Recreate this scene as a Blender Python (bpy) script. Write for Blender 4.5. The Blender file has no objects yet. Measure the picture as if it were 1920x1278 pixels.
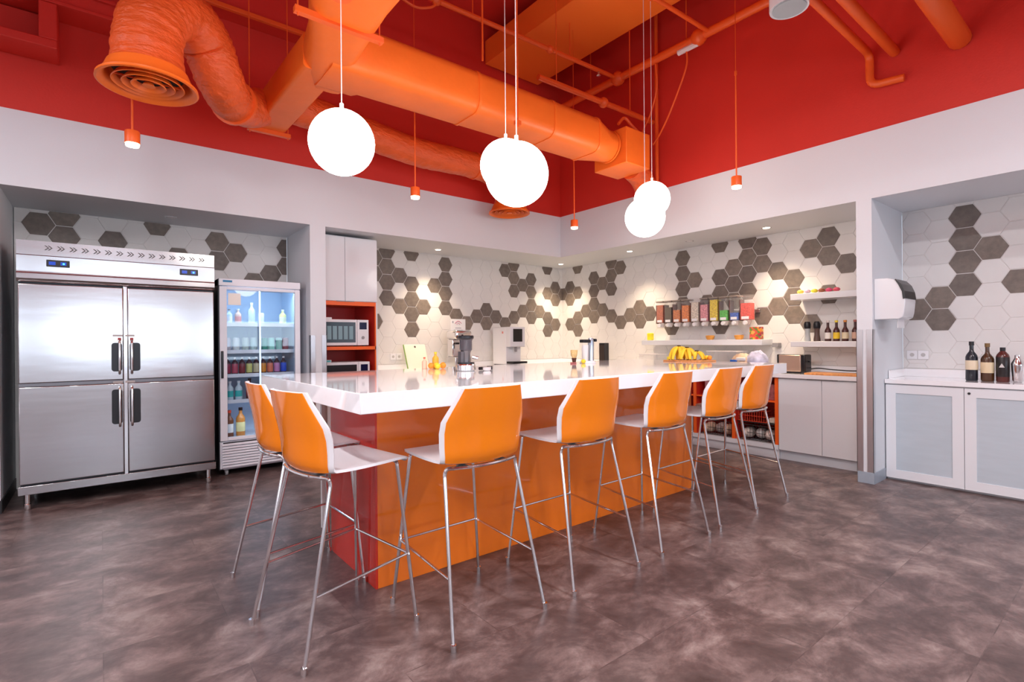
import bpy, math, random
from mathutils import Vector, Matrix
random.seed(7)
PI = math.pi
C = bpy.context.scene.collection
SC = bpy.context.scene

# ------------------------------------------------------------------ materials
def newmat(name):
    m = bpy.data.materials.new(name); m.use_nodes = True
    nt = m.node_tree; b = nt.nodes['Principled BSDF']
    return m, nt, b

def mat(name, col, rough=0.5, metal=0.0, coat=0.0, bump=0.0, bscale=60, var=0.0, vscale=3.0, spec=0.5, trans=0.0, alpha=1.0, emit=None, estr=0.0, ior=1.45, stretch=(1, 1, 1)):
    m, nt, b = newmat(name)
    b.inputs['Base Color'].default_value = (*col, 1)
    b.inputs['Roughness'].default_value = rough
    b.inputs['Metallic'].default_value = metal
    b.inputs['Coat Weight'].default_value = coat
    b.inputs['Coat Roughness'].default_value = 0.05
    b.inputs['Specular IOR Level'].default_value = spec
    b.inputs['Transmission Weight'].default_value = trans
    b.inputs['IOR'].default_value = ior
    b.inputs['Alpha'].default_value = alpha
    if emit:
        b.inputs['Emission Color'].default_value = (*emit, 1)
        b.inputs['Emission Strength'].default_value = estr
    if var or bump:
        tc = nt.nodes.new('ShaderNodeTexCoord'); mp = nt.nodes.new('ShaderNodeMapping')
        mp.inputs['Scale'].default_value = stretch
        nt.links.new(tc.outputs['Object'], mp.inputs['Vector'])
    if var:
        n = nt.nodes.new('ShaderNodeTexNoise'); n.inputs['Scale'].default_value = vscale; n.inputs['Detail'].default_value = 4
        r = nt.nodes.new('ShaderNodeValToRGB')
        r.color_ramp.elements[0].position = 0.3; r.color_ramp.elements[1].position = 0.7
        r.color_ramp.elements[0].color = (*[c * (1 - var) for c in col], 1)
        r.color_ramp.elements[1].color = (*[min(1, c * (1 + var)) for c in col], 1)
        nt.links.new(mp.outputs[0], n.inputs['Vector']); nt.links.new(n.outputs['Fac'], r.inputs[0])
        nt.links.new(r.outputs[0], b.inputs['Base Color'])
    if bump:
        n2 = nt.nodes.new('ShaderNodeTexNoise'); n2.inputs['Scale'].default_value = bscale; n2.inputs['Detail'].default_value = 3
        bp = nt.nodes.new('ShaderNodeBump'); bp.inputs['Strength'].default_value = bump; bp.inputs['Distance'].default_value = 0.02
        nt.links.new(mp.outputs[0], n2.inputs['Vector']); nt.links.new(n2.outputs['Fac'], bp.inputs['Height'])
        nt.links.new(bp.outputs[0], b.inputs['Normal'])
    return m

M = {}
M['white_wall'] = mat('white_paint', (0.74, 0.765, 0.80), 0.6, bump=0.05, bscale=90)
M['red_wall'] = mat('red_paint', (0.64, 0.033, 0.021), 0.55, bump=0.06, bscale=60, var=0.05, vscale=1.2)
M['orange_duct'] = mat('orange_duct_paint', (0.90, 0.165, 0.018), 0.42, bump=0.12, bscale=14, var=0.06, vscale=2.5)
M['orange_flex'] = mat('orange_flex_paint', (0.76, 0.105, 0.020), 0.45, bump=0.9, bscale=16, var=0.10, vscale=6, stretch=(1, 1, 2.2))
M['pipe'] = mat('orange_pipe_paint', (0.84, 0.12, 0.018), 0.4)
M['white_gloss'] = mat('white_laminate', (0.76, 0.77, 0.80), 0.22, coat=0.3)
M['quartz'] = mat('white_quartz', (0.90, 0.89, 0.91), 0.06, coat=0.6, var=0.01, vscale=30)
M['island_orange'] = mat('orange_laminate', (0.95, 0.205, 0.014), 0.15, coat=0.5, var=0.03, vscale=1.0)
M['island_shaded'] = mat('shaded_orange_laminate', (0.62, 0.028, 0.014), 0.15, coat=0.5, var=0.04, vscale=1.5)  # orange laminate with the shade of the island end put into its colour
M['shaded_lam'] = mat('shaded_shelf_laminate', (0.60, 0.026, 0.016), 0.35)  # orange shelf laminate made redder to paint in the shade inside
M['orange_edge'] = mat('orange_edge_band', (0.90, 0.13, 0.015), 0.35)
M['stool_orange'] = mat('orange_plastic', (0.93, 0.235, 0.004), 0.14, coat=0.4)
M['stool_white'] = mat('white_plastic', (0.82, 0.81, 0.83), 0.28)
M['chrome'] = mat('chrome', (0.78, 0.77, 0.78), 0.14, metal=1.0)
M['chrome_dull'] = mat('satin_metal', (0.62, 0.62, 0.64), 0.32, metal=1.0)
M['steel'] = mat('brushed_steel', (0.52, 0.50, 0.505), 0.18, metal=1.0, bump=0.06, bscale=2.0, stretch=(0.35, 1, 2.4))
M['steel_dark'] = mat('dark_steel', (0.20, 0.19, 0.20), 0.35, metal=0.9)
M['black'] = mat('black_plastic', (0.012, 0.011, 0.014), 0.3)
M['dark'] = mat('dark_void', (0.02, 0.018, 0.02), 0.7)
M['fridge_side'] = mat('charcoal_side_panel', (0.035, 0.035, 0.045), 0.4)
M['cooler_white'] = mat('cooler_enamel', (0.80, 0.80, 0.86), 0.3)
M['cooler_in'] = mat('cooler_liner', (0.60, 0.74, 0.88), 0.4)
M['wood'] = mat('light_wood', (0.62, 0.27, 0.09), 0.45, var=0.2, vscale=8, stretch=(1, 6, 1))
M['gray_base'] = mat('grey_blue_base_tile', (0.33, 0.38, 0.44), 0.35, var=0.08, vscale=6)
M['black_base'] = mat('black_rubber_base', (0.02, 0.018, 0.02), 0.5)
M['frost'] = mat('frosted_glass', (0.50, 0.565, 0.62), 0.22, coat=0.3, var=0.03, vscale=4, stretch=(1, 1, 6))
M['cable'] = mat('black_cable', (0.03, 0.03, 0.03), 0.5)
M['cream'] = mat('cream_plastic', (0.88, 0.86, 0.72), 0.35)
M['green'] = mat('green_rubber', (0.25, 0.45, 0.10), 0.5)
M['wire'] = mat('dark_wire', (0.05, 0.045, 0.045), 0.4, metal=0.6)
M['red_plastic'] = mat('red_plastic', (0.75, 0.07, 0.03), 0.35)
M['paper'] = mat('paper', (0.83, 0.82, 0.84), 0.7)
M['blue_led'] = mat('blue_display', (0.01, 0.02, 0.10), 0.2, emit=(0.02, 0.12, 0.9), estr=0.5)
M['cyan_led'] = mat('cyan_display_dot', (0.02, 0.3, 0.4), 0.2, emit=(0.1, 0.8, 1.0), estr=1.6)
M['globe'] = mat('opal_glass_lit', (0.9, 0.88, 0.85), 0.3, emit=(1.0, 0.94, 0.86), estr=8.5)
M['warm_lens'] = mat('warm_lamp_lens', (0.9, 0.8, 0.6), 0.3, emit=(1.0, 0.80, 0.50), estr=14)
M['down_lens'] = mat('downlight_lens', (0.9, 0.85, 0.75), 0.3, emit=(1.0, 0.87, 0.68), estr=9)
M['cool_led'] = mat('cooler_led', (0.9, 0.9, 1.0), 0.3, emit=(0.72, 0.84, 1.0), estr=.9)
M['gray_mesh'] = mat('grey_speaker_grille', (0.40, 0.43, 0.45), 0.6)
M['gray_plastic'] = mat('grey_plastic', (0.30, 0.29, 0.30), 0.4)
M['window_glow'] = mat('window_daylight', (0.8, 0.9, 1.0), 0.3, emit=(0.80, 0.90, 1.0), estr=2.0)
M['micro_glass'] = mat('microwave_glass', (0.03, 0.06, 0.08), 0.05, coat=1.0)
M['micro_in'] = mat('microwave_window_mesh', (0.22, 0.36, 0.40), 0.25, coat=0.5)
M['bread'] = mat('brown_bread', (0.60, 0.42, 0.30), 0.6, var=0.35, vscale=18)
M['bag'] = mat('clear_lilac_bag', (0.55, 0.55, 0.72), 0.2, var=0.3, vscale=14, coat=0.5)
M['clear'] = mat('clear_acrylic', (0.92, 0.92, 0.92), 0.06, alpha=0.10, spec=0.8)
M['banana'] = mat('banana_skin', (0.88, 0.56, 0.03), 0.45, var=0.15, vscale=10)
M['banana_tip'] = mat('banana_tip', (0.08, 0.045, 0.015), 0.6)
M['orange_fruit'] = mat('orange_peel', (0.85, 0.30, 0.03), 0.45, bump=0.2, bscale=160)
M['lemon'] = mat('lemon_peel', (0.90, 0.66, 0.04), 0.4)

def glassmat():
    m, nt, b = newmat('thin_clear_glass')
    tr = nt.nodes.new('ShaderNodeBsdfTransparent'); gl = nt.nodes.new('ShaderNodeBsdfGlossy'); gl.inputs['Roughness'].default_value = 0.02
    tr.inputs[0].default_value = (.93, .97, 1.0, 1)
    lw = nt.nodes.new('ShaderNodeFresnel'); lw.inputs[0].default_value = 1.45
    mx = nt.nodes.new('ShaderNodeMixShader'); nt.links.new(lw.outputs[0], mx.inputs[0]); nt.links.new(tr.outputs[0], mx.inputs[1]); nt.links.new(gl.outputs[0], mx.inputs[2])
    nt.links.new(mx.outputs[0], nt.nodes['Material Output'].inputs['Surface'])
    return m
M['glass'] = glassmat()

def tile_dark(name, col):
    return mat(name, col, 0.5, var=0.16, vscale=24, bump=0.1, bscale=80)
M['td1'] = tile_dark('dark_hex_tile', (0.185, 0.150, 0.128))
M['td2'] = tile_dark('dark_hex_tile_b', (0.215, 0.174, 0.146))
M['td3'] = tile_dark('dark_hex_tile_c', (0.165, 0.135, 0.118))
M['tw'] = mat('white_hex_tile', (0.74, 0.715, 0.70), 0.45, var=0.015, vscale=10)
M['grout'] = mat('tile_grout', (0.80, 0.77, 0.75), 0.8)

def floormat():
    m, nt, b = newmat('mottled_vinyl_floor')
    L = nt.links.new; N = nt.nodes.new
    tc = N('ShaderNodeTexCoord')
    br = N('ShaderNodeTexBrick'); br.offset = 0.5; br.squash = 1.0
    br.inputs['Scale'].default_value = 1.0
    br.inputs['Brick Width'].default_value = 0.914; br.inputs['Row Height'].default_value = 0.457
    br.inputs['Mortar Size'].default_value = 0.0025; br.inputs['Mortar Smooth'].default_value = 0.3
    br.inputs['Bias'].default_value = 0.0
    br.inputs['Color1'].default_value = (0, 0, 0, 1); br.inputs['Color2'].default_value = (1, 1, 1, 1); br.inputs['Mortar'].default_value = (0.5, 0.5, 0.5, 1)
    L(tc.outputs['Object'], br.inputs['Vector'])
    # each plank shifts the cloud pattern
    sc = N('ShaderNodeVectorMath'); sc.operation = 'SCALE'; sc.inputs[3].default_value = 0.22
    L(br.outputs['Color'], sc.inputs[0])
    ad = N('ShaderNodeVectorMath'); ad.operation = 'ADD'
    L(tc.outputs['Object'], ad.inputs[0]); L(sc.outputs[0], ad.inputs[1])
    mp = N('ShaderNodeMapping'); mp.inputs['Scale'].default_value = (1.0, 1.25, 1.0); mp.inputs['Rotation'].default_value = (0, 0, 0.5)
    L(ad.outputs[0], mp.inputs['Vector'])
    n1 = N('ShaderNodeTexNoise'); n1.inputs['Scale'].default_value = 3.8; n1.inputs['Detail'].default_value = 11; n1.inputs['Roughness'].default_value = 0.70; n1.inputs['Distortion'].default_value = 0.35
    L(mp.outputs[0], n1.inputs['Vector'])
    r = N('ShaderNodeValToRGB'); cr = r.color_ramp
    cr.elements[0].position = 0.30; cr.elements[0].color = (0.042, 0.026, 0.025, 1)
    cr.elements[1].position = 0.72; cr.elements[1].color = (0.315, 0.250, 0.228, 1)
    e = cr.elements.new(0.46); e.color = (0.092, 0.060, 0.057, 1)
    e = cr.elements.new(0.56); e.color = (0.160, 0.110, 0.103, 1)
    L(n1.outputs['Fac'], r.inputs[0])
    mx = N('ShaderNodeMixRGB'); mx.blend_type = 'MULTIPLY'
    L(br.outputs['Fac'], mx.inputs[0]); L(r.outputs[0], mx.inputs[1]); mx.inputs[2].default_value = (0.74, 0.72, 0.72, 1)
    L(mx.outputs[0], b.inputs['Base Color'])
    n2 = N('ShaderNodeTexNoise'); n2.inputs['Scale'].default_value = 26; n2.inputs['Detail'].default_value = 5
    L(tc.outputs['Object'], n2.inputs['Vector'])
    mr = N('ShaderNodeMapRange'); mr.inputs[3].default_value = 0.26; mr.inputs[4].default_value = 0.44
    L(n2.outputs['Fac'], mr.inputs[0]); L(mr.outputs[0], b.inputs['Roughness'])
    bp = N('ShaderNodeBump'); bp.inputs['Strength'].default_value = 0.12; bp.inputs['Distance'].default_value = 0.004
    L(n2.outputs['Fac'], bp.inputs['Height']); L(bp.outputs[0], b.inputs['Normal'])
    b.inputs['Specular IOR Level'].default_value = 0.45
    return m
M['floor'] = floormat()

def cm(name, col, rough=0.4, **k):
    key = 'c_' + name
    if key not in M: M[key] = mat(name, col, rough, **k)
    return M[key]

# ------------------------------------------------------------------ mesh builder
class MB:
    def __init__(s): s.v = []; s.f = []; s.m = []
    def add(s, vs, fs, m=0):
        o = len(s.v); s.v += [tuple(v) for v in vs]
        for f in fs: s.f.append([i + o for i in f]); s.m.append(m)
        return s
    def box(s, x0, x1, y0, y1, z0, z1, m=0):
        x0, x1 = min(x0, x1), max(x0, x1); y0, y1 = min(y0, y1), max(y0, y1); z0, z1 = min(z0, z1), max(z0, z1)
        v = [(x0, y0, z0), (x1, y0, z0), (x1, y1, z0), (x0, y1, z0), (x0, y0, z1), (x1, y0, z1), (x1, y1, z1), (x0, y1, z1)]
        return s.add(v, [(0, 3, 2, 1), (4, 5, 6, 7), (0, 1, 5, 4), (1, 2, 6, 5), (2, 3, 7, 6), (3, 0, 4, 7)], m)
    def prism(s, poly, a0, a1, axis='z', m=0):
        # poly: 2D points; axis x: (y,z), y: (x,z), z: (x,y)
        def p3(p, a):
            return (a, p[0], p[1]) if axis == 'x' else (p[0], a, p[1]) if axis == 'y' else (p[0], p[1], a)
        n = len(poly)
        v = [p3(p, a0) for p in poly] + [p3(p, a1) for p in poly]
        f = [list(range(n))[::-1], [i + n for i in range(n)]] + [(i, (i + 1) % n, (i + 1) % n + n, i + n) for i in range(n)]
        return s.add(v, f, m)
    def lathe(s, prof, c=(0, 0, 0), n=20, m=0, axis='z'):
        vs = []; fs = []
        for r, z in prof:
            for i in range(n):
                a = 2 * PI * i / n; x, y = max(r, 1e-5) * math.cos(a), max(r, 1e-5) * math.sin(a)
                p = (x, y, z) if axis == 'z' else (z, x, y) if axis == 'x' else (x, z, y)
                vs.append((p[0] + c[0], p[1] + c[1], p[2] + c[2]))
        k = len(prof)
        for j in range(k - 1):
            for i in range(n):
                a, b_ = j * n + i, j * n + (i + 1) % n
                fs.append((a, b_, b_ + n, a + n))
        fs.append(list(range(n))[::-1]); fs.append([(k - 1) * n + i for i in range(n)])
        return s.add(vs, fs, m)
    def ring(s, prof, n=40, m=0):
        vs = []; fs = []; k = len(prof)
        for r, z in prof:
            for i in range(n): vs.append((r * math.cos(2 * PI * i / n), r * math.sin(2 * PI * i / n), z))
        for j in range(k):
            for i in range(n):
                fs.append((j * n + i, j * n + (i + 1) % n, ((j + 1) % k) * n + (i + 1) % n, ((j + 1) % k) * n + i))
        return s.add(vs, fs, m)
    def cyl(s, c, r, h, n=20, m=0, axis='z'):
        return s.lathe([(r, 0), (r, h)], c, n, m, axis)
    def ball(s, c, r, n=20, m=0, sz=1.0):
        k = max(8, n // 2)
        prof = [(r * math.sin(PI * j / k), -r * sz * math.cos(PI * j / k)) for j in range(k + 1)]
        return s.lathe(prof, c, n, m)
    def tube(s, pts, r, n=8, m=0, cap=True):
        pts = [Vector(p) for p in pts]; N = len(pts)
        rs = r if isinstance(r, (list, tuple)) else [r] * N
        t = [(pts[min(i + 1, N - 1)] - pts[max(i - 1, 0)]).normalized() for i in range(N)]
        ref = Vector((0, 0, 1)) if abs(t[0].z) < 0.9 else Vector((1, 0, 0))
        u = t[0].cross(ref).normalized(); vs = []
        for i in range(N):
            u = (u - t[i] * u.dot(t[i])).normalized(); w = t[i].cross(u)
            for k in range(n):
                a = 2 * PI * k / n
                vs.append(pts[i] + (u * math.cos(a) + w * math.sin(a)) * rs[i])
        fs = []
        for i in range(N - 1):
            for k in range(n):
                a, b_ = i * n + k, i * n + (k + 1) % n
                fs.append((a, b_, b_ + n, a + n))
        if cap: fs.append(list(range(n))[::-1]); fs.append([(N - 1) * n + k for k in range(n)])
        return s.add(vs, fs, m)
    def build(s, name, mats, parent=None, loc=None, rz=0, smooth=False, bevel=0, seg=2, angle=35):
        me = bpy.data.meshes.new(name); me.from_pydata(s.v, [], s.f)
        mats = mats if isinstance(mats, (list, tuple)) else [mats]
        for x in mats: me.materials.append(M[x] if isinstance(x, str) else x)
        for p, mi in zip(me.polygons, s.m): p.material_index = mi
        me.validate(); me.update()
        import bmesh
        bm = bmesh.new(); bm.from_mesh(me); bmesh.ops.recalc_face_normals(bm, faces=bm.faces); bm.to_mesh(me); bm.free()
        if smooth:
            for p in me.polygons: p.use_smooth = True
            me.set_sharp_from_angle(angle=math.radians(angle))
        o = bpy.data.objects.new(name, me); C.objects.link(o)
        if parent: o.parent = parent
        if loc: o.location = loc
        if rz: o.rotation_euler = (0, 0, rz)
        if bevel:
            b = o.modifiers.new('bevel', 'BEVEL'); b.width = bevel; b.segments = seg; b.limit_method = 'ANGLE'; b.angle_limit = math.radians(40)
            if not smooth:
                for p in me.polygons: p.use_smooth = True
                me.set_sharp_from_angle(angle=math.radians(30))
        return o

def rrect(w_, h, r, k=4):
    pts = []
    for cx, cz, a0 in ((w_ / 2 - r, h / 2 - r, 0), (-w_ / 2 + r, h / 2 - r, PI / 2), (-w_ / 2 + r, -h / 2 + r, PI), (w_ / 2 - r, -h / 2 + r, 3 * PI / 2)):
        for j in range(k + 1):
            a = a0 + PI / 2 * j / k; pts.append((cx + r * math.cos(a), cz + r * math.sin(a)))
    return pts
def rnd(pts, rad, k=5):
    pts = [Vector(p) for p in pts]; out = [pts[0]]
    for i in range(1, len(pts) - 1):
        a, b, c = pts[i - 1], pts[i], pts[i + 1]
        r = min(rad, (a - b).length * .49, (c - b).length * .49)
        p, q = b + (a - b).normalized() * r, b + (c - b).normalized() * r
        for j in range(k + 1):
            t = j / k; out.append(p * (1 - t) ** 2 + b * 2 * t * (1 - t) + q * t * t)
    out.append(pts[-1]); return out

def smoothpath(pts, k=8):
    pts = [Vector(p) for p in pts]; P = [pts[0] * 2 - pts[1]] + pts + [pts[-1] * 2 - pts[-2]]; out = []
    for i in range(1, len(P) - 2):
        a, b, c, d = P[i - 1:i + 3]
        for j in range(k):
            t = j / k
            out.append(0.5 * ((2 * b) + (c - a) * t + (2 * a - 5 * b + 4 * c - d) * t * t + (3 * b - a - 3 * c + d) * t ** 3))
    out.append(pts[-1]); return out

def tag(o, label, cat, group=None, kind=None):
    o['label'] = label; o['category'] = cat
    if group: o['group'] = group
    if kind: o['kind'] = kind
    return o
def struct(o): o['kind'] = 'structure'; return o
def thing(name, label, cat, loc=(0, 0, 0), rz=0, group=None):
    o = bpy.data.objects.new(name, None); C.objects.link(o); o.empty_display_size = 0.05
    o.location = loc; o.rotation_euler = (0, 0, rz)
    return tag(o, label, cat, group)
def dup(root, loc, rz=0, label=None, group=None):
    r = root.copy(); C.objects.link(r); r.location = loc; r.rotation_euler = (0, 0, rz)
    if label: r['label'] = label
    if group: r['group'] = group
    for ch in list(root.children):
        c = ch.copy(); C.objects.link(c); c.parent = r
        for g in list(ch.children):
            d = g.copy(); C.objects.link(d); d.parent = c
    return r

# ------------------------------------------------------------------ dimensions
YA, XB = 5.5, 5.3          # faces of the two white bulkheads
YT, XT = 6.35, 6.15        # tiled back walls of the alcoves
ZS, ZW, ZC = 2.51, 3.10, 5.4   # soffit, paint line, deck
XMIN, YMIN = -4.6, -4.6

# ------------------------------------------------------------------ the room shell
struct(MB().box(XMIN - .2, XT + .2, YMIN - .2, YT + .2, -0.1, 0).build('floor', 'floor'))
struct(MB().box(XMIN - .2, XT + .2, YMIN - .2, YT + .2, ZC, ZC + .1).build('ceiling', 'red_wall'))

w = MB()
w.box(XMIN, XB, YA, YT + .15, ZS, ZW, 0)
w.box(XB, XT + .15, YA, YT + .15, ZS, ZW, 0)
w.box(XMIN, XT + .15, YA, YT + .15, ZW, ZC, 1)
w.box(XMIN, -0.605, YA, YT + .15, 0, ZS, 0)
struct(w.build('wall_left', ['white_wall', 'red_wall']))
w = MB()
w.box(XB, XT + .15, YMIN, YA - .001, ZS, ZW, 0)
w.box(XB, XT + .15, YMIN, YA - .001, ZW, ZC, 1)
w.box(XB, XT + .15, YMIN, -1.2, 0, ZS, 0)
struct(w.build('wall_right', ['white_wall', 'red_wall']))
# pillar between cooler alcove and kitchen, column between kitchen and bar alcove
struct(MB().box(1.705, 1.865, YA + .001, YT, 0, ZS).build('wall_pillar', 'white_wall'))
struct(MB().box(XB + .001, XT, 1.58, 1.70, 0, ZS).build('wall_column', 'white_wall'))

def clip(poly, a, b, c):      # keep a*x+b*y<=c
    out = []
    for i in range(len(poly)):
        p, q = poly[i], poly[(i + 1) % len(poly)]
        dp, dq = a * p[0] + b * p[1] - c, a * q[0] + b * q[1] - c
        if dp <= 0: out.append(p)
        if dp * dq < 0:
            t = dp / (dp - dq); out.append((p[0] + (q[0] - p[0]) * t, p[1] + (q[1] - p[1]) * t))
    return out

def hexwall(name, plane, axis, c0, sgn, z0, lo, hi, zlo, zhi, dark, outward):
    """axis 'y': wall at y=plane, coordinate x; axis 'x': wall at x=plane, coordinate y"""
    P, ZP = 0.1785, 0.207; rr = ZP / math.sqrt(3)
    mb = MB(); rng = random.Random(3)
    th = 0.15
    if axis == 'y': mb.box(lo, hi, plane, plane + th, 0 if zlo < 1.2 else zlo, zhi, 0)
    else: mb.box(plane, plane + th, lo, hi, 0 if zlo < 1.2 else zlo, zhi, 0)
    for k in range(-40, 60):
        cc = c0 + sgn * k * P
        if cc < lo - .15 or cc > hi + .15: continue
        for n in range(-8, 6):
            cz = z0 + (ZP / 2 if k % 2 else 0) + n * ZP
            isd = (k, n) in dark
            R = rr - (0.0042 if isd else 0.0026)
            poly = [(cc + R * math.cos(PI / 3 * i), cz + R * math.sin(PI / 3 * i)) for i in range(6)]
            for cl in ((1, 0, hi - .002), (-1, 0, -(lo + .002)), (0, 1, zhi - .002), (0, -1, -(zlo + .002))):
                poly = clip(poly, *cl)
                if len(poly) < 3: break
            if len(poly) < 3: continue
            mx = sum(p[0] for p in poly) / len(poly); mz = sum(p[1] for p in poly) / len(poly)
            inner = [(mx + (p[0] - mx) * .965, mz + (p[1] - mz) * .965) for p in poly]
            m = (2 + rng.choice([0, 0, 1, 2])) if isd else 1
            h = 0.005; N = len(poly)
            def p3(p, d): return (p[0], plane - d, p[1]) if axis == 'y' else (plane - d, p[0], p[1])
            vs = [p3(p, -0.001) for p in poly] + [p3(p, h * .7) for p in poly] + [p3(p, h) for p in inner]
            fs = [(i, (i + 1) % N, (i + 1) % N + N, i + N) for i in range(N)] + [(i + N, (i + 1) % N + N, (i + 1) % N + 2 * N, i + 2 * N) for i in range(N)] + [[i + 2 * N for i in range(N)]]
            mb.add(vs, fs, m)
    return struct(mb.build(name, ['grout', 'tw', 'td1', 'td2', 'td3']))

DA = {(-19, 1), (-18, 1), (-18, 2), (-16, 1), (-14, 2), (-13, 0), (-11, 0), (-11, 1), (-10, 1), (-9, -1), (-8, 0), (-7, 0), (-7, 1), (-1, -3), (-1, 0), (-1, 1), (0, -1), (0, 0), (0, 1), (0, 2), (1, -2), (1, 0), (2, -3), (2, -2), (2, -1), (2, 0), (2, 2), (3, -2), (4, 0), (5, -2), (5, -1), (5, 0), (5, 1), (6, -2), (7, -3), (8, -2), (9, -3), (9, -2), (10, -2), (11, -3), (11, 1), (12, -2), (12, 0), (12, 1), (12, 2), (13, -2), (13, 0), (14, -2), (14, -1), (14, 0), (14, 1), (15, -2), (16, -3), (16, -2), (16, 0), (16, 2), (17, -3), (17, -1), (17, 0), (18, 0)}
DB = {(-1, -1), (0, -3), (0, -1), (0, 0), (1, -4), (1, -3), (1, -1), (1, 1), (2, -2), (3, -3), (3, -2), (3, -1), (3, 0), (4, -2), (4, 0), (5, -3), (5, -1), (5, 0), (5, 1), (6, -3), (6, 1), (7, -3), (8, -3), (8, -2), (9, -3), (11, -4), (12, -2), (12, -1), (12, 0), (12, 1), (13, -1), (14, -2), (15, -4), (15, -2), (15, -1), (15, 1), (16, -2), (16, -1), (16, 0), (17, -2), (17, -1), (17, 0), (17, 1), (18, -3), (18, 0), (18, 1), (19, -3), (19, -1), (20, -3), (20, -2), (20, -1), (21, -4), (21, 0), (22, -2), (22, 0), (22, 1), (23, -1)}
DC = {(-2, -3), (-1, -4), (-1, -3), (0, -2), (0, -1), (0, 0), (0, 1), (1, -1), (2, -2)}
hexwall('wall_left_fridge_alcove', YT, 'y', 2.955, 1, 2.072, -0.60, 1.703, 0.6, ZS, DA, -1)
hexwall('wall_left_kitchen', YT, 'y', 2.955, 1, 2.072, 1.867, XT, 0.99, ZS, DA, -1)
hexwall('wall_right_kitchen', XT, 'x', 6.16, -1, 2.1755, 1.702, YT - .001, 0.99, ZS, DB, -1)
hexwall('wall_right_bar_alcove', XT, 'x', 1.11, -1, 2.1755, -1.2, 1.578, 0.99, ZS, DC, -1)

# the two walls behind the photographer, with their windows
def wall_with_windows(name, axis, plane, th, lo, hi, openings):
    mb = MB(); zs = (1.15, 1.95)
    def b(a0, a1, z0, z1, m):
        if axis == 'y': mb.box(a0, a1, plane, plane + th, z0, z1, m)
        else: mb.box(plane, plane + th, a0, a1, z0, z1, m)
    b(lo, hi, 0, zs[0], 0); b(lo, hi, zs[1], ZW, 0); b(lo, hi, ZW, ZC, 1)
    e = lo
    for a0, a1 in openings: b(e, a0, zs[0], zs[1], 0); e = a1
    b(e, hi, zs[0], zs[1], 0)
    struct(mb.build(name, ['white_wall', 'red_wall']))
BACK_WIN = [(-3.6, -1.6), (-0.9, 1.6), (2.2, 4.8)]
SIDE_WIN = [(-3.6, -1.2), (0.2, 2.8)]
wall_with_windows('wall_rear', 'y', YMIN - .15, .15, XMIN, XT + .15, BACK_WIN)
wall_with_windows('wall_side', 'x', XMIN - .15, .15, YMIN, YT + .15, SIDE_WIN)
wi = 0
for axis, wins in (('y', BACK_WIN), ('x', SIDE_WIN)):
    for a0, a1 in wins:
        wi += 1
        fr = MB(); t = .05
        def fb(p, q, z0, z1, y0=-.11, y1=-.04):
            if axis == 'y': fr.box(p, q, YMIN + y0, YMIN + y1, z0, z1)
            else: fr.box(XMIN + y0, XMIN + y1, p, q, z0, z1)
        fb(a0, a1, 1.15, 1.15 + t); fb(a0, a1, 1.95 - t, 1.95); fb(a0, a0 + t, 1.15, 1.95); fb(a1 - t, a1, 1.15, 1.95)
        mid = (a0 + a1) / 2; fb(mid - .025, mid + .025, 1.15, 1.95)
        root = struct(fr.build('window_%d' % wi, 'white_gloss'))
        gl = MB()
        if axis == 'y': gl.box(a0 + t, a1 - t, YMIN - .085, YMIN - .08, 1.15 + t, 1.95 - t)
        else: gl.box(XMIN - .085, XMIN - .08, a0 + t, a1 - t, 1.15 + t, 1.95 - t)
        gl.build('window_pane', 'glass', root)

# skirting and corner details of the structure
struct(MB().box(XB - .006, XB + .30, 1.572, 1.579, 0, .10).box(XB - .007, XB, 1.572, 1.70, 0, .10).build('trim_1', 'gray_base', bevel=.001))
struct(MB().box(-0.604, -0.596, YA, YT - .001, 0, .10).box(XMIN, -0.6, YA - .008, YA - .001, 0, .10).build('baseboard_left', 'black_base'))
struct(MB().box(XB - .008, XB - .001, YMIN, -1.2, 0, .10).build('baseboard_right', 'gray_base'))

def corner_guard(name, label, x, y, sx, sy, z0, z1):
    # L-shaped stainless guard wrapped round an outside corner
    mb = MB(); w_, t = .045, .004
    mb.box(x, x + sx * w_, y - sy * t, y, z0, z1) if False else None
    mb.box(x - sx * t, x + sx * w_, y - sy * t, y - sy * .0005, z0, z1)
    mb.box(x - sx * t, x - sx * .0005, y - sy * t, y + sy * w_, z0, z1)
    o = mb.build(name, 'chrome_dull'); tag(o, label, 'corner guard', 'stainless corner guards')
corner_guard('corner_guard', 'stainless corner guard on the column edge nearest the paper towel dispenser', XB, 1.58, 1, 1, .10, 1.36)
corner_guard('corner_guard', 'stainless corner guard on the column edge beside the toaster cabinet', XB, 1.70, 1, -1, .10, 1.36)
corner_guard('corner_guard', 'stainless corner guard on the pillar edge beside the glass drinks cooler', 1.705, YA, 1, 1, .10, 1.36)
corner_guard('corner_guard', 'stainless corner guard on the pillar edge beside the microwave cabinet', 1.865, YA, -1, 1, .10, 1.36)

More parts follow.
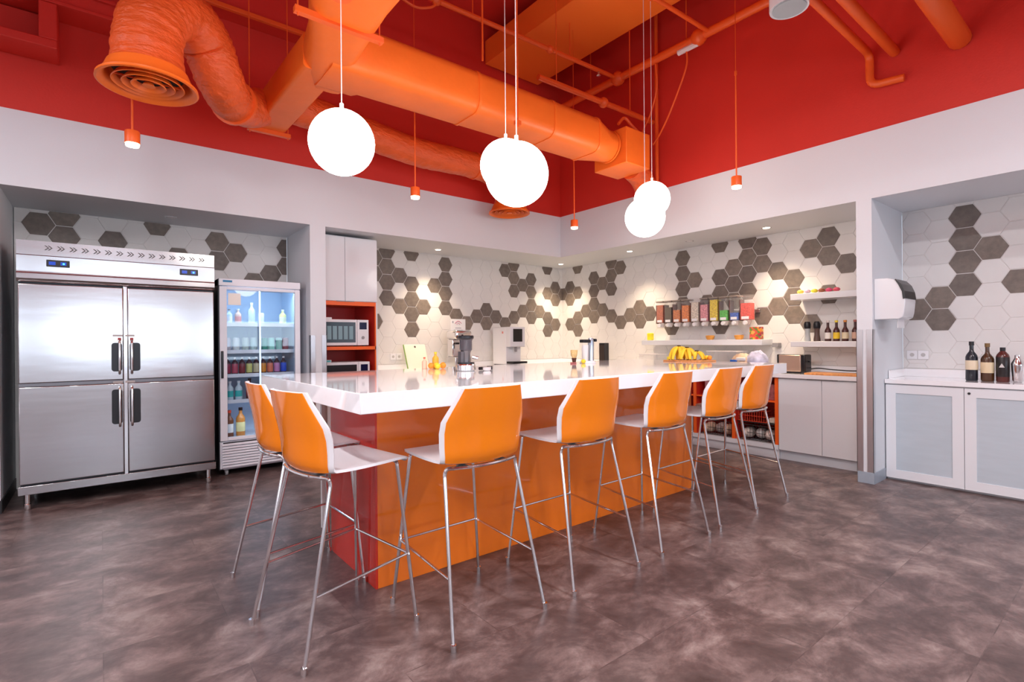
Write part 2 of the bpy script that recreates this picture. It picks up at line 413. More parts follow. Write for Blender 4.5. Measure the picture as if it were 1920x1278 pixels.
# ------------------------------------------------------------------ bar stools
def shell_grid():
    # profile in local y,z going from the front lip to the back top: (y, z, halfwidth, forward cup, raise)
    P = [(.285, .722, .168, 0, 0), (.282, .738, .182, 0, .0), (.255, .748, .197, 0, .002), (.20, .746, .208, 0, .006), (.12, .739, .214, 0, .011), (.03, .733, .216, 0, .015),
         (-.06, .7305, .216, .006, .018), (-.125, .733, .216, .022, .018), (-.160, .746, .217, .040, .010), (-.173, .772, .219, .048, .003), (-.180, .82, .223, .052, 0), (-.187, .88, .228, .052, 0), (-.196, .93, .228, .048, 0),
         (-.206, .98, .208, .038, 0), (-.215, 1.03, .185, .028, 0), (-.223, 1.078, .165, .020, 0)]
    # densify
    D = []
    for i in range(len(P) - 1):
        for j in range(2):
            t = j / 2; D.append([P[i][k] * (1 - t) + P[i + 1][k] * t for k in range(5)])
    D.append(list(P[-1]))
    us = [-1, -.965, -.93, -.86, -.7, -.5, -.25, 0, .25, .5, .7, .86, .93, .965, 1]
    G = []
    for y, z, hw, cup, rs in D:
        e_ = cup / .05; G.append([Vector((u * hw, y + cup * u * u + .016 * e_ * max(0, (abs(u) - .86) / .14) ** 1.5, z + rs * u * u)) for u in us])
    # normals
    Nn = []
    R, Q = len(G), len(us)
    for i in range(R):
        row = []
        for j in range(Q):
            a = G[min(i + 1, R - 1)][j] - G[max(i - 1, 0)][j]; b = G[i][min(j + 1, Q - 1)] - G[i][max(j - 1, 0)]
            row.append(a.cross(b).normalized())
        Nn.append(row)
    return G, Nn, us
def grid_solid(G, Nn, r0, r1, c0, c1, d0, d1):
    mb = MB(); R, Q = r1 - r0, c1 - c0
    vs = [G[i][j] + Nn[i][j] * d0 for i in range(r0, r1) for j in range(c0, c1)] + [G[i][j] + Nn[i][j] * d1 for i in range(r0, r1) for j in range(c0, c1)]
    o = R * Q; fs = []
    for i in range(R - 1):
        for j in range(Q - 1):
            a = i * Q + j; fs.append((a, a + 1, a + Q + 1, a + Q)); fs.append((a + o, a + Q + o, a + Q + 1 + o, a + 1 + o))
    for i in range(R - 1):
        for j in (0, Q - 1):
            a = i * Q + j; fs.append((a, a + Q, a + Q + o, a + o))
    for j in range(Q - 1):
        for i in (0, R - 1):
            a = i * Q + j; fs.append((a, a + 1, a + 1 + o, a + o))
    return mb.add(vs, fs)

def make_stool():
    t = thing('bar_stool', 'x', 'stool', (0, 0, 0), 0, 'orange and white bar stools at the island')
    G, Nn, us = shell_grid()
    # is the normal pointing to the back/down side?
    s = 1 if Nn[26][7].y < 0 else -1
    grid_solid(G, Nn, 0, len(G), 0, len(us), 0, s * .012).build('seat', 'stool_white', t, smooth=True, angle=50)
    grid_solid(G, Nn, 16, len(G), 2, len(us) - 2, s * .0115, s * .0155).build('backrest', 'stool_orange', t, smooth=True, angle=50)
    r = .0085; fx, fr_, ff = .262, -.265, .265
    rear_top = [(-.198, -.085, .722), (-.205, -.125, .715)]
    def lerp(a, b, k): return tuple(a[i] * (1 - k) + b[i] * k for i in range(3))
    for sx in (-1, 1):
        top = (sx * .205, -.120, .712); foot = (sx * fx, fr_, .0)
        MB().tube(rnd([(sx * .17, -.148, .7215), (sx * .200, -.126, .720), (top[0], top[1], top[2] - .02), foot], .03), r, 10).cyl((foot[0], foot[1], 0), .0125, .03, 12).build('leg', 'chrome', t, smooth=True)
        top = (sx * .185, .215, .725)
        foot = (sx * fx, ff, 0)
        MB().tube(rnd([(sx * .14, .222, .729), (sx * .186, .215, .729), (sx * .190, .216, .70), foot], .03), r, 10).cyl((foot[0], foot[1], 0), .0125, .03, 12).build('leg', 'chrome', t, smooth=True)
    # rail that follows the bottom of the back
    arc = [(-.175, -.146, .7215), (-.12, -.160, .720), (-.06, -.168, .719), (0, -.170, .7185), (.06, -.168, .719), (.12, -.160, .720), (.175, -.146, .7215)]
    MB().tube(smoothpath(arc, 3), r, 8).tube([(-.15, .222, .729), (.15, .222, .729)], r, 8).tube([(-.11, -.17, .720), (-.11, .22, .726)], .006, 6).tube([(.11, -.17, .720), (.11, .22, .726)], .006, 6).build('seat_frame', 'chrome', t, smooth=True)
    zf = .31
    def legpt(sx, rear, z):
        a = (sx * .205, -.120, .692) if rear else (sx * .190, .216, .70); b = (sx * fx, fr_ if rear else ff, 0)
        k = (a[2] - z) / a[2]; return lerp(a, b, k)
    fl, fr2, rl, rr_ = legpt(-1, 0, zf), legpt(1, 0, zf), legpt(-1, 1, .27), legpt(1, 1, .27)
    MB().tube([fl, fr2], .006, 8).tube([fl, rl], .006, 8).tube([fr2, rr_], .006, 8).build('footrest', 'chrome', t, smooth=True)
    for x in (-.13, .09): MB().box(x, x + .04, -.15, -.10, .712, .722).build('seat_bracket', 'gray_plastic', t)
    return t

stool0 = make_stool()
D2 = math.radians
stools = [((0.826, 2.915, 0), D2(-89), 'orange bar stool at the end of the island, the one nearer the glass drinks cooler'),
          ((0.828, 2.360, 0), D2(-81.8), 'orange bar stool at the island end corner with its white seat fully in view'),
          ((1.384, 2.100, 0), D2(2), 'nearest orange bar stool on the long front side of the island'),
          ((2.105, 2.108, 0), D2(1), 'second orange bar stool from the camera along the long front side of the island'),
          ((2.845, 2.113, 0), D2(1), 'middle orange bar stool of the five along the long front side of the island'),
          ((3.520, 2.130, 0), D2(1), 'fourth orange bar stool along the front side, just past the end of the orange base'),
          ((4.095, 2.165, 0), D2(1), 'farthest orange bar stool, in front of the open shelves with the red basket')]
for i, (l, r_, lab) in enumerate(stools):
    if i == 0: stool0.location = l; stool0.rotation_euler = (0, 0, r_); stool0['label'] = lab
    else: dup(stool0, l, r_, lab)

# ------------------------------------------------------------------ island
isl = thing('kitchen_island', 'long island with thick glossy white top on an orange laminate base', 'island', (2.6, 2.9, 0))
def P(mb, name, mats, parent, o, **k):     # build in world coordinates under a parent whose origin is o
    mb.v = [(x - o[0], y - o[1], z - o[2]) for x, y, z in mb.v]
    return mb.build(name, mats, parent, **k)
OI = (2.6, 2.9, 0)
P(MB().box(.831, 4.71, 2.05, 3.72, .983, 1.07), 'countertop', 'quartz', isl, OI, bevel=.003)
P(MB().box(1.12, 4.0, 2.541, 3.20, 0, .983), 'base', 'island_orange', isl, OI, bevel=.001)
P(MB().box(1.108, 1.1195, 2.541, 3.20, 0, .983), 'shaded_end', 'island_shaded', isl, OI)['label'] = 'base end with its shade painted in red'  # end of the base, redder colour stands in for its shade
P(MB().box(1.19, 1.215, 3.62, 3.645, 0, .983), 'support_leg', 'white_gloss', isl, OI)
P(MB().box(4.64, 4.665, 3.62, 3.645, 0, .983), 'support_leg', 'white_gloss', isl, OI)

# ------------------------------------------------------------------ commercial fridge
OF = (.16, 5.8, 0)
fr = thing('commercial_fridge', 'tall stainless steel four door commercial fridge on short legs', 'fridge', OF)
Yf = 5.45; FT = 2.095
P(MB().box(-.495, .816, Yf + .055, 6.20, .125, 1.775), 'body', 'fridge_side', fr, OF)
hd = MB().prism([(Yf + .02, 1.775), (Yf, 1.80), (Yf, 1.838), (Yf + .010, 1.85), (Yf + .010, 1.858), (Yf + .004, 1.978), (Yf + .014, 1.985), (Yf + .010, FT), (Yf + .6, FT), (Yf + .6, 1.775)], -.505, .826, 'x')
P(hd, 'header_panel', 'steel', fr, OF)
P(MB().box(-.505, .826, Yf - .001, Yf + .01, 1.8395, 1.8475), 'trim_strip', cm('dark_red_line', (.16, .02, .02)), fr, OF)
for i in range(15):
    vs = MB()
    cx = -.33 + i * .0745; cz = 2.045
    for q in range(2):
        bx = cx + q * .020
        for s_ in (-1, 1):
            y = Yf + .011
            vs.add([(bx - .014, y - .002, cz + s_ * .018), (bx - .004, y - .002, cz + s_ * .018), (bx + .016, y - .002, cz), (bx + .006, y - .002, cz),
                    (bx - .014, y + .006, cz + s_ * .018), (bx - .004, y + .006, cz + s_ * .018), (bx + .016, y + .006, cz), (bx + .006, y + .006, cz)],
                   [(0, 1, 2, 3), (4, 7, 6, 5), (0, 4, 5, 1), (1, 5, 6, 2), (2, 6, 7, 3), (3, 7, 4, 0)])
    P(vs, 'vent_slot', cm('vent_grey', (.10, .085, .085), .5), fr, OF)
for cx in (-.262, .625):
    d = P(MB().box(cx - .07, cx + .07, Yf - .002, Yf + .016, 1.898, 1.952), 'display', 'black', fr, OF, bevel=.003)
    P(MB().box(cx - .055, cx - .015, Yf - .004, Yf - .001, 1.912, 1.938).box(cx + .015, cx + .05, Yf - .004, Yf - .001, 1.912, 1.938), 'readout', 'blue_led', fr, OF).parent = d
    P(MB().box(cx + .028, cx + .040, Yf - .006, Yf - .003, 1.918, 1.930), 'indicator_light', 'cyan_led', fr, OF).parent = d
def unshift(o_child, par):   # child meshes were built relative to OF; their parent mesh sits at the same origin
    pass
for x0, x1, sgn in ((-.497, .148, -1), (.178, .818, 1)):
    for z0, z1, zh0, zh1 in ((.985, 1.757, 1.055, 1.295), (.205, .955, .615, .905)):
        d = P(MB().box(x0, x1, Yf, Yf + .05, z0, z1), 'door', 'steel', fr, OF, bevel=.006)
        hx = .122 if sgn < 0 else .205
        cup = MB(); a0, a1 = (.068, .140) if sgn < 0 else (.190, .264)
        cw, ch = a1 - a0, zh1 - zh0; cup.prism([((a0 + a1) / 2 + q[0], (zh0 + zh1) / 2 + q[1]) for q in rrect(cw, ch, .022, 5)], Yf - .004, Yf + .002, 'y')
        c = P(cup, 'recessed_grip', 'black', fr, OF); c.parent = d
        hb = MB().tube(rnd([(hx, Yf - .003, zh0 - .02), (hx, Yf - .028, zh0 + .0), (hx, Yf - .032, (zh0 + zh1) / 2), (hx, Yf - .028, zh1 + .005), (hx, Yf - .003, zh1 + .02)], .02), .009, 10)
        h = P(hb, 'handle', 'chrome', fr, OF, smooth=True); h.parent = d
        if z0 > .5:
            l_ = P(MB().box(hx - .012, hx + .012, Yf - .002, Yf, zh1 + .018, zh1 + .042), 'lock', cm('red_lock', (.35, .03, .03)), fr, OF, bevel=.002); l_.parent = d
        s_ = P(MB().box(hx - .045, hx + .02, Yf - .0015, Yf, zh1 + .052, zh1 + .068), 'brand_plate', cm('brand_plate', (.42, .36, .34)), fr, OF); s_.parent = d
P(MB().box(.150, .176, Yf + .01, Yf + .055, .17, 1.77), 'center_post', 'chrome', fr, OF, bevel=.002)
P(MB().box(-.497, .818, Yf + .015, Yf + .055, .957, .983), 'cross_rail', 'steel_dark', fr, OF)
P(MB().box(-.505, .826, Yf + .002, Yf + .06, .125, .190), 'bottom_rail', 'steel', fr, OF, bevel=.002)
for x in (-.455, .77):
    for y in (5.50, 6.12):
        P(MB().lathe([(.019, .125), (.019, .05), (.023, .045), (.023, 0.012), (.018, 0)], (x, y, 0), 14), 'leg', 'chrome', fr, OF, smooth=True)

# ------------------------------------------------------------------ glass door drinks cooler
OC = (1.26, 5.9, 0)
gc = thing('drinks_cooler', 'white upright glass door drinks cooler stocked with bottles and cans', 'cooler', OC)
X0, X1, Yc = .883, 1.634, 5.60
cb = MB()
cb.box(X0, X0 + .035, Yc + .05, 6.22, .06, 1.905, 1)
cb.box(X1 - .035, X1, Yc + .05, 6.22, .06, 1.905, 0)
cb.box(X0 + .035, X1 - .035, 6.18, 6.22, .06, 1.905, 0)
cb.box(X0, X1, Yc + .05, 6.18, 1.845, 1.905, 0)
cb.box(X0 + .035, X1 - .035, Yc + .05, 6.18, .06, .345, 0)
P(cb, 'body', ['cooler_white', 'fridge_side'], gc, OC)
P(MB().box(X0 + .036, X0 + .039, Yc + .06, 6.178, .345, 1.843).box(X1 - .039, X1 - .036, Yc + .06, 6.178, .345, 1.843).box(X0 + .04, X1 - .04, 6.174, 6.179, .345, 1.843), 'liner', 'cooler_in', gc, OC)
P(MB().box(X0, X1, Yc, Yc + .048, 1.838, 1.908), 'header_panel', 'cooler_white', gc, OC, bevel=.005)
P(MB().box(X0 + .035, X0 + .115, Yc - .002, Yc, 1.872, 1.892), 'badge', cm('teal_badge', (.01, .20, .42)), gc, OC)
dr = MB(); z0, z1 = .345, 1.832
dr.box(X0 + .004, X0 + .068, Yc, Yc + .046, z0, z1).box(X1 - .056, X1 - .004, Yc, Yc + .046, z0, z1).box(X0 + .068, X1 - .056, Yc, Yc + .046, z0, z0 + .03).box(X0 + .068, X1 - .056, Yc, Yc + .046, z1 - .03, z1)
dd = P(dr, 'door', 'cooler_white', gc, OC, bevel=.003)
P(MB().box(X0 + .068, X1 - .056, Yc + .018, Yc + .022, z0 + .03, z1 - .03), 'glass_pane', 'glass', gc, OC).parent = dd
P(MB().box(X0 + .014, X0 + .034, Yc - .022, Yc - .001, .95, 1.21), 'handle', 'black', gc, OC, bevel=.004).parent = dd
P(MB().box(.965, 1.075, Yc + .014, Yc + .0175, 1.655, 1.77), 'notice_sticker', cm('cream_notice', (.9, .84, .76)), gc, OC).parent = dd
P(MB().box(1.252, 1.264, Yc + .06, Yc + .08, .36, 1.82), 'led_post', 'cool_led', gc, OC)
SH = [(1.476), (1.206), (.969), (.715)]
for z in SH: P(MB().box(X0 + .042, X1 - .042, Yc + .12, 6.165, z - .018, z).box(X0 + .042, X1 - .042, Yc + .105, Yc + .12, z - .024, z + .012), 'shelf', 'cooler_white', gc, OC)
gr = MB().box(X0 + .004, X1 - .004, Yc + .02, Yc + .048, .075, .335)
for i in range(9):
    gr.prism([(Yc + .02, .095 + i * .026), (Yc + .002, .088 + i * .026), (Yc + .002, .097 + i * .026), (Yc + .02, .107 + i * .026)], X0 + .02, X1 - .02, 'x')
    gr.box(X0 + .03, X1 - .03, Yc + .0185, Yc + .0205, .108 + i * .026, .120 + i * .026, 1)
P(gr, 'grille', ['cooler_white', 'dark'], gc, OC)
for x in (.95, 1.57):
    for y in (5.68, 6.14):
        P(MB().cyl((x - .011, y, .028), .028, .022, 16, 0, 'x').box(x - .016, x + .016, y - .012, y + .012, .03, .06), 'caster', 'gray_plastic', gc, OC, smooth=True)

# ------------------------------------------------------------------ bottles, cans, jars
def bottle(label, loc, h, r, glass, cap, lab=None, labc=None, kind='bottle', group=None, z0=.18, z1=.5, shoulder=.62, neck=.36, name='bottle', seg=16, capm=None, cat='bottle'):
    t = thing(name, label, cat, loc, 0, group)
    n = r * neck
    pr = [(r * .9, 0), (r, h * .03), (r, h * shoulder), (r * .86, h * (shoulder + .06)), (n * 1.2, h * (shoulder + .15)), (n, h * (shoulder + .2)), (n, h * .93)]
    MB().lathe(pr, (0, 0, 0), seg).build('body', glass, t, smooth=True)
    MB().cyl((0, 0, h * .90), n * 1.25, h * .10, seg).build('cap', cap, t, smooth=True)
    if lab: MB().lathe([(r * 1.012, h * z0), (r * 1.02, h * z0 + .001), (r * 1.02, h * z1 - .001), (r * 1.012, h * z1)], (0, 0, 0), seg).build('label_band', lab, t, smooth=True)
    return t
def can(label, loc, h, r, col, top='chrome_dull', group=None, name='drink_can', cat='can', band=None):
    t = thing(name, label, cat, loc, 0, group)
    MB().lathe([(r * .82, 0), (r, h * .06), (r, h * .9), (r * .8, h * .985)], (0, 0, 0), 16).build('body', col, t, smooth=True)
    MB().cyl((0, 0, h * .985), r * .78, h * .015, 16).build('lid', top, t)
    if band: MB().lathe([(r * 1.01, h * .1), (r * 1.015, h * .12), (r * 1.015, h * .42), (r * 1.01, h * .44)], (0, 0, 0), 16).build('label_band', band, t, smooth=True)
    return t
yc = 5.80
W = lambda n, c, **k: cm(n, c, .3, **k)
# top shelf
bottle('clear juice bottle with a grey cap at the left of the cooler top shelf', (1.005, yc, 1.476), .15, .028, W('clear_drink', (.6, .68, .7)), 'gray_plastic', W('paper_label', (.75, .72, .72)), group='drinks on the cooler top shelf')
bottle('pale pink juice bottle second on the cooler top shelf', (1.085, yc, 1.476), .155, .030, W('pink_drink', (.75, .50, .42)), 'stool_white', W('pink_label', (.7, .3, .28)), group='drinks on the cooler top shelf')
bottle('tall frosted water bottle in the middle of the cooler top shelf', (1.21, yc, 1.476), .22, .033, W('frost_drink', (.66, .76, .78)), 'stool_white', group='drinks on the cooler top shelf')
can('short white can beside the tall frosted bottle on the cooler top shelf', (1.30, yc, 1.476), .12, .028, W('white_can', (.8, .83, .82)), group='drinks on the cooler top shelf')
bottle('yellow juice bottle at the right end of the cooler top shelf', (1.51, yc, 1.476), .16, .034, W('yellow_drink', (.80, .84, .30)), 'stool_white', W('cream_label', (.86, .86, .6)), group='drinks on the cooler top shelf')
# second shelf
for x, c, nm, l in ((.985, (.60, .55, .60), 'mauve_can', 'mauve grey can at the left end of the second cooler shelf'),
                (1.065, (.70, .74, .72), 'silver_can', 'wide silver can second from the left on the second cooler shelf'),
                (1.150, (.52, .62, .58), 'sage_can', 'sage grey can third from the left on the second cooler shelf'),
                (1.225, (.55, .72, .70), 'pale_green_can', 'pale blue green can in the middle of the second cooler shelf'),
                (1.330, (.02, .30, .22), 'dark_green_can', 'dark green can right of the light post on the second cooler shelf'),
                (1.395, (.35, .75, .62), 'mint_can', 'mint green can right of the dark green one on the second cooler shelf'),
                (1.470, (.45, .75, .66), 'mint_can_b', 'light mint can left of the dark red one on the second cooler shelf'),
                (1.535, (.28, .03, .05), 'maroon_can', 'dark red can at the right end of the second cooler shelf')):
    can(l, (x, yc, 1.206), .135, .031, W(nm, c), group='cans on the second cooler shelf')
# third shelf: dark bottles with coloured labels
for i, (c, n, l) in enumerate((((.42, .05, .10), 'crimson', 'crimson labelled bottle at the left end of the third cooler shelf'), ((.50, .09, .14), 'rose', 'rose labelled bottle second from the left on the third cooler shelf'),
        ((.22, .03, .04), 'maroon', 'maroon labelled bottle third on the third cooler shelf'), ((.62, .60, .20), 'lime', 'lime yellow labelled bottle fourth on the third cooler shelf'), ((.66, .58, .38), 'sand', 'sand coloured labelled bottle in the middle of the third cooler shelf'),
        ((.75, .28, .04), 'amber', 'amber orange labelled bottle on the third cooler shelf'), ((.72, .20, .12), 'coral', 'coral labelled bottle right of the amber one on the third cooler shelf'), ((.60, .25, .50), 'violet', 'violet pink labelled bottle second from the right on the third cooler shelf'),
        ((.03, .10, .62), 'blue', 'blue labelled bottle at the right end of the third cooler shelf'))):
    bottle(l, (.985 + i * .066 - (0 if i < 4 else 0), yc, .969), .175, .029, W('dark_bottle', (.06, .02, .03)), 'stool_white', W(n + '_label', c), z0=.1, z1=.62, group='labelled bottles on the third cooler shelf', shoulder=.66)
# fourth shelf
for x, l in ((1.005, 'teal labelled water bottle at the left end of the fourth cooler shelf'), (1.085, 'teal labelled water bottle second on the fourth cooler shelf')):
    bottle(l, (x, yc, .715), .19, .033, W('water', (.62, .74, .80)), 'stool_white', W('teal_label', (.05, .52, .50)), group='water bottles on the fourth cooler shelf')
for x, l in ((1.185, 'dark maroon bottle right of the water bottles on the fourth cooler shelf'), (1.33, 'dark maroon bottle farther right on the fourth cooler shelf'), (1.45, 'dark maroon bottle near the right end of the fourth cooler shelf')):
    bottle(l, (x, yc, .715), .21, .033, W('maroon_bottle', (.10, .015, .02)), 'black', W('red_label', (.35, .04, .05)), group='dark bottles on the fourth cooler shelf')
# bottom
bottle('brown liquor bottle with a white label at the left of the cooler floor', (1.0, yc, .346), .27, .036, W('brown_liquor', (.16, .05, .02)), 'red_plastic', W('white_label', (.8, .75, .7)), group='liquor bottles on the cooler floor')
bottle('amber liquor bottle with a yellow and white label on the cooler floor', (1.10, yc, .346), .29, .042, W('amber_liquor', (.60, .22, .04)), 'black', W('yellow_white_label', (.82, .72, .35)), group='liquor bottles on the cooler floor')

# ------------------------------------------------------------------ tall microwave cabinet
OM = (2.2, 6.0, 0); Xa, Xb_, Ym = 1.872, 2.530, 5.70
mc = thing('microwave_cabinet', 'tall white cabinet with an orange open microwave niche coloured red for shade inside', 'cabinet', OM)
b = MB()
b.box(Xa, Xb_, Ym + .02, YT - .01, 1.745, 2.475, 0)
b.box(Xa, Xb_, Ym + .02, YT - .01, .08, .75, 0)
b.box(Xa, Xb_, Ym + .07, YT - .01, 0, .08, 0)
b.box(Xb_ - .018, Xb_, Ym + .004, YT - .01, .75, 1.745, 0)
b.box(Xa, Xa + .012, Ym + .004, YT - .01, .75, 1.745, 0)
P(b, 'body', ['white_gloss'], mc, OM)
P(MB().box(Xa + .012, Xb_ - .018, YT - .03, YT - .012, .75, 1.745, 0).box(Xb_ - .030, Xb_ - .0185, Ym + .02, YT - .03, .75, 1.745, 0).box(Xa + .0125, Xa + .022, Ym + .02, YT - .03, .75, 1.745, 0), 'niche_lining', 'shaded_lam', mc, OM)  # inner faces of the niche, shade painted in as a redder colour
P(MB().box(Xa + .022, Xb_ - .030, Ym + .02, YT - .03, 1.20, 1.237, 0).box(Xa + .012, Xb_ - .018, Ym + .003, Ym + .02, 1.20, 1.237, 1), 'shelf', ['shaded_lam', 'orange_edge'], mc, OM)
P(MB().box(Xa + .012, Xb_ - .018, Ym + .003, Ym + .02, 1.70, 1.745, 0).box(Xa + .012, Xa + .022, Ym + .003, Ym + .02, .75, 1.70, 0).box(Xb_ - .030, Xb_ - .018, Ym + .003, Ym + .02, .75, 1.70, 0).box(Xa + .012, Xb_ - .018, Ym + .003, Ym + .02, .75, .785, 0).box(Xa + .022, Xb_ - .030, Ym + .02, YT - .03, 1.715, 1.745, 0).box(Xa + .022, Xb_ - .030, Ym + .02, YT - .03, .75, .785, 0), 'edge_band', 'orange_edge', mc, OM)
for x0, x1 in ((Xa + .002, 2.146), (2.150, Xb_ - .002)):
    P(MB().box(x0, x1, Ym, Ym + .019, 1.75, 2.465), 'door', 'white_gloss', mc, OM, bevel=.0015)
    P(MB().box(x0, x1, Ym, Ym + .019, .09, .745), 'door', 'white_gloss', mc, OM, bevel=.0015)
P(MB().box(2.05, 2.25, Ym - .006, Ym + .004, 1.741, 1.749), 'handle', 'gray_plastic', mc, OM)

def microwave(loc, label, glassm, w_=.535, h=.305, window=True):
    t = thing('microwave', label, 'microwave', loc, 0, 'microwaves in the red niche')
    MB().box(0, w_, .02, .38, .012, h).build('body', 'stool_white', t, bevel=.004)
    dw = w_ * .74
    d = MB().box(0, dw, 0, .022, .012, h).build('door', 'stool_white', t, bevel=.003)
    MB().box(.012, dw - .018, -.004, .003, .045, h - .03).build('door_glass', glassm, d, bevel=.002)
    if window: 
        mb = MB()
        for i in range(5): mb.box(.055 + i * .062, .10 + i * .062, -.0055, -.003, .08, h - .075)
        mb.build('door_window_strip', 'micro_in', d)  # lighter teal strips across the door glass
    p = MB().box(dw + .004, w_, 0, .022, .012, h).build('control_panel', 'stool_white', t, bevel=.003)
    MB().box(dw + .03, w_ - .025, -.004, .003, h - .11, h - .03).build('display', cm('navy_screen', (.005, .01, .05), .1), p)
    k = MB().cyl((dw + .07, -.006, .10), .018, .010, 16, 0, 'y')
    k.build('button', 'gray_plastic', p, smooth=True)
    for x in (.03, w_ - .05):
        MB().box(x, x + .03, .03, .06, 0, .012).box(x, x + .03, .32, .35, 0, .012).build('foot', 'black', t)
    return t
microwave((1.900, 5.735, 1.2375), 'white microwave with a dark glass door on the upper shelf of the open niche', 'micro_glass')
microwave((1.915, 5.735, .7855), 'second microwave with a black door, lower in the open niche behind the island top', 'black', .53, .275, False)
tag(MB().box(0, .075, 0, .05, 0, .028).box(.005, .07, -.001, 0, .004, .024, 1).build('card_holder', ['paper', cm('teal_print', (.1, .5, .55))], None, (1.935, 5.765, 1.0608), bevel=.003), 'small white card holder on top of the lower microwave', 'card holder')
tag(MB().box(0, .09, 0, .05, 0, .022).build('paper_pad', 'paper', None, (1.93, 5.765, 1.5428), bevel=.002), 'small white paper pad on top of the upper microwave', 'paper')

# ------------------------------------------------------------------ base cabinets and worktops
def base_cab(name, label, axis, a0, a1, face, back, ndoor, top=.875, group=None, doors=True):
    o = (face, a0, 0) if axis == 'x' else (a0, face, 0)
    t = thing(name, label, 'cabinet', o, 0, group)
    def bx(mb, p0, p1, d0, d1, z0, z1, m=0):
        return mb.box(d0, d1, p0, p1, z0, z1, m) if axis == 'x' else mb.box(p0, p1, d0, d1, z0, z1, m)
    P(bx(bx(MB(), a0, a1, face + .02, back, .10, top), a0, a1, face + .045, back, 0, .10), 'body', 'white_gloss', t, o)
    P(bx(MB(), a0, a1, face + .035, face + .044, 0, .0995), 'toe_kick', cm('pale_toe_kick', (.62, .64, .68)), t, o)
    n = ndoor; wd = (a1 - a0) / n
    for i in range(n):
        P(bx(MB(), a0 + i * wd + .002, a0 + (i + 1) * wd - .002, face, face + .019, .104, top - .012), 'door', 'white_gloss', t, o, bevel=.0015)
    m = (a0 + a1) / 2
    P(bx(MB(), m - .14, m + .14, face - .004, face + .012, top - .0115, top - .001), 'handle', 'gray_plastic', t, o)
    return t
base_cab('base_cabinet', 'white two door base cabinet under the toaster', 'x', 1.703, 2.553, 5.66, XT - .01, 2, .872)
base_cab('base_cabinet', 'long white base cabinet row on the right side near the kitchen corner', 'x', 4.06, 5.66, 5.66, XT - .01, 3, .872)
base_cab('base_cabinet', 'long white base cabinet row along the left kitchen wall behind the island', 'y', 2.534, 5.655, 5.72, YT - .01, 6, .872)
wt = MB()
wt.box(2.535, XT - .008, 5.69, YT - .008, .873, .915)
wt.box(5.63, XT - .008, 1.703, 5.69, .873, .915)
wt.box(2.535, XT - .02, YT - .02, YT - .007, .915, .985)
wt.box(XT - .02, XT - .007, 1.703, YT - .008, .915, .985)
tag(wt.build('worktop', 'quartz', bevel=.002), 'L-shaped white worktop with a low splash running round the kitchen corner', 'worktop')

# open shelves with orange edges
OS = (5.66, 3.3, 0)
os_ = thing('open_shelf_unit', 'white framed open shelf unit with bays coloured red for shade behind the last stools', 'shelf unit', OS)
b = MB().box(5.68, XT - .01, 2.556, 4.056, 0, .15, 0).box(5.66, 5.68, 2.556, 4.056, .10, .15, 0).box(XT - .03, XT - .01, 2.556, 4.056, .15, .872, 1)
P(b, 'body', ['white_gloss', 'shaded_lam'], os_, OS)  # back of the bays carries painted shade
for y in (2.556, 3.04, 3.53, 4.02):
    P(MB().box(5.675, XT - .03, y, y + .035, .1505, .871, 0).box(5.66, 5.675, y, y + .035, .1505, .871, 1), 'divider', ['shaded_lam', 'orange_edge'], os_, OS)
for y0, y1 in ((2.592, 3.039), (3.076, 3.529), (3.566, 4.019)):
    P(MB().box(5.675, XT - .03, y0, y1, .60, .618, 0).box(5.662, 5.675, y0, y1, .60, .618, 1), 'shelf', ['shaded_lam', 'orange_edge'], os_, OS)
def basket(label, y0, y1, z0, h, wm, fill, x0=5.70, x1=6.05):
    o = ((x0 + x1) / 2, (y0 + y1) / 2, z0)
    t = thing('wire_basket', label, 'basket', o)
    mb = MB(); r = .0032
    for z in (z0 + .005, z0 + h * .5, z0 + h):
        mb.tube([(x0, y0, z), (x0, y1, z), (x1, y1, z), (x1, y0, z), (x0, y0, z)], r if z < z0 + h else .005, 6)
    n = 12
    for i in range(n + 1):
        y = y0 + (y1 - y0) * i / n
        mb.tube([(x0, y, z0 + h), (x0, y, z0 + .004), (x1, y, z0 + .004), (x1, y, z0 + h)], r * .7, 5)
    P(mb, 'basket_frame', wm, t, o)
    return t
def loaf_pile(label, y0, y1, z0, n, mats_, r=.05, cat='bread', name='bread_loaf', grp=None):
    rg = random.Random(len(label))
    for i in range(n):
        y = y0 + (y1 - y0) * (i + .5) / n
        mb = MB().ball((0, 0, r * .8), r, 14, 0, .8)
        o = mb.build(name, mats_[i % len(mats_)], None, (5.80 + .05 * (i % 2), y, z0 + .01), smooth=True); o.scale = (1.5, min(1.0, (y1 - y0) / n / (2 * r)), 1)
        tag(o, label[i] if isinstance(label, list) else label, cat, grp)
basket('dark wire basket of wrapped bread in the lower bay behind the farthest stool', 2.61, 3.02, .152, .17, 'wire', None)
loaf_pile(['pale wrapped bread loaf at the right end of the lowest wire basket', 'pale wrapped bread loaf in the middle of the lowest wire basket', 'pale wrapped bread loaf at the left end of the lowest wire basket'], 2.63, 3.0, .157, 3, [cm('pale_bread', (.62, .52, .46), .6, var=.35, vscale=16), cm('pale_bread_b', (.72, .66, .62), .6, var=.3, vscale=16)], .075, grp='wrapped loaves in the lowest wire basket')
basket('red wire basket above the bread basket behind the farthest stool', 2.70, 3.02, .36, .13, 'red_plastic', None)
tag(MB().box(5.69, 6.05, 2.60, 3.03, .352, .359).build('wire_rack', 'wire'), 'dark slatted rack carrying the red basket in the open shelves', 'rack')
tag(MB().box(5.72, 5.90, 2.615, 2.69, .3595, .42).build('bread_bag', cm('cream_bag', (.80, .74, .62), .5, var=.2, vscale=20), bevel=.015), 'cream paper bread bag beside the red wire basket', 'bag')
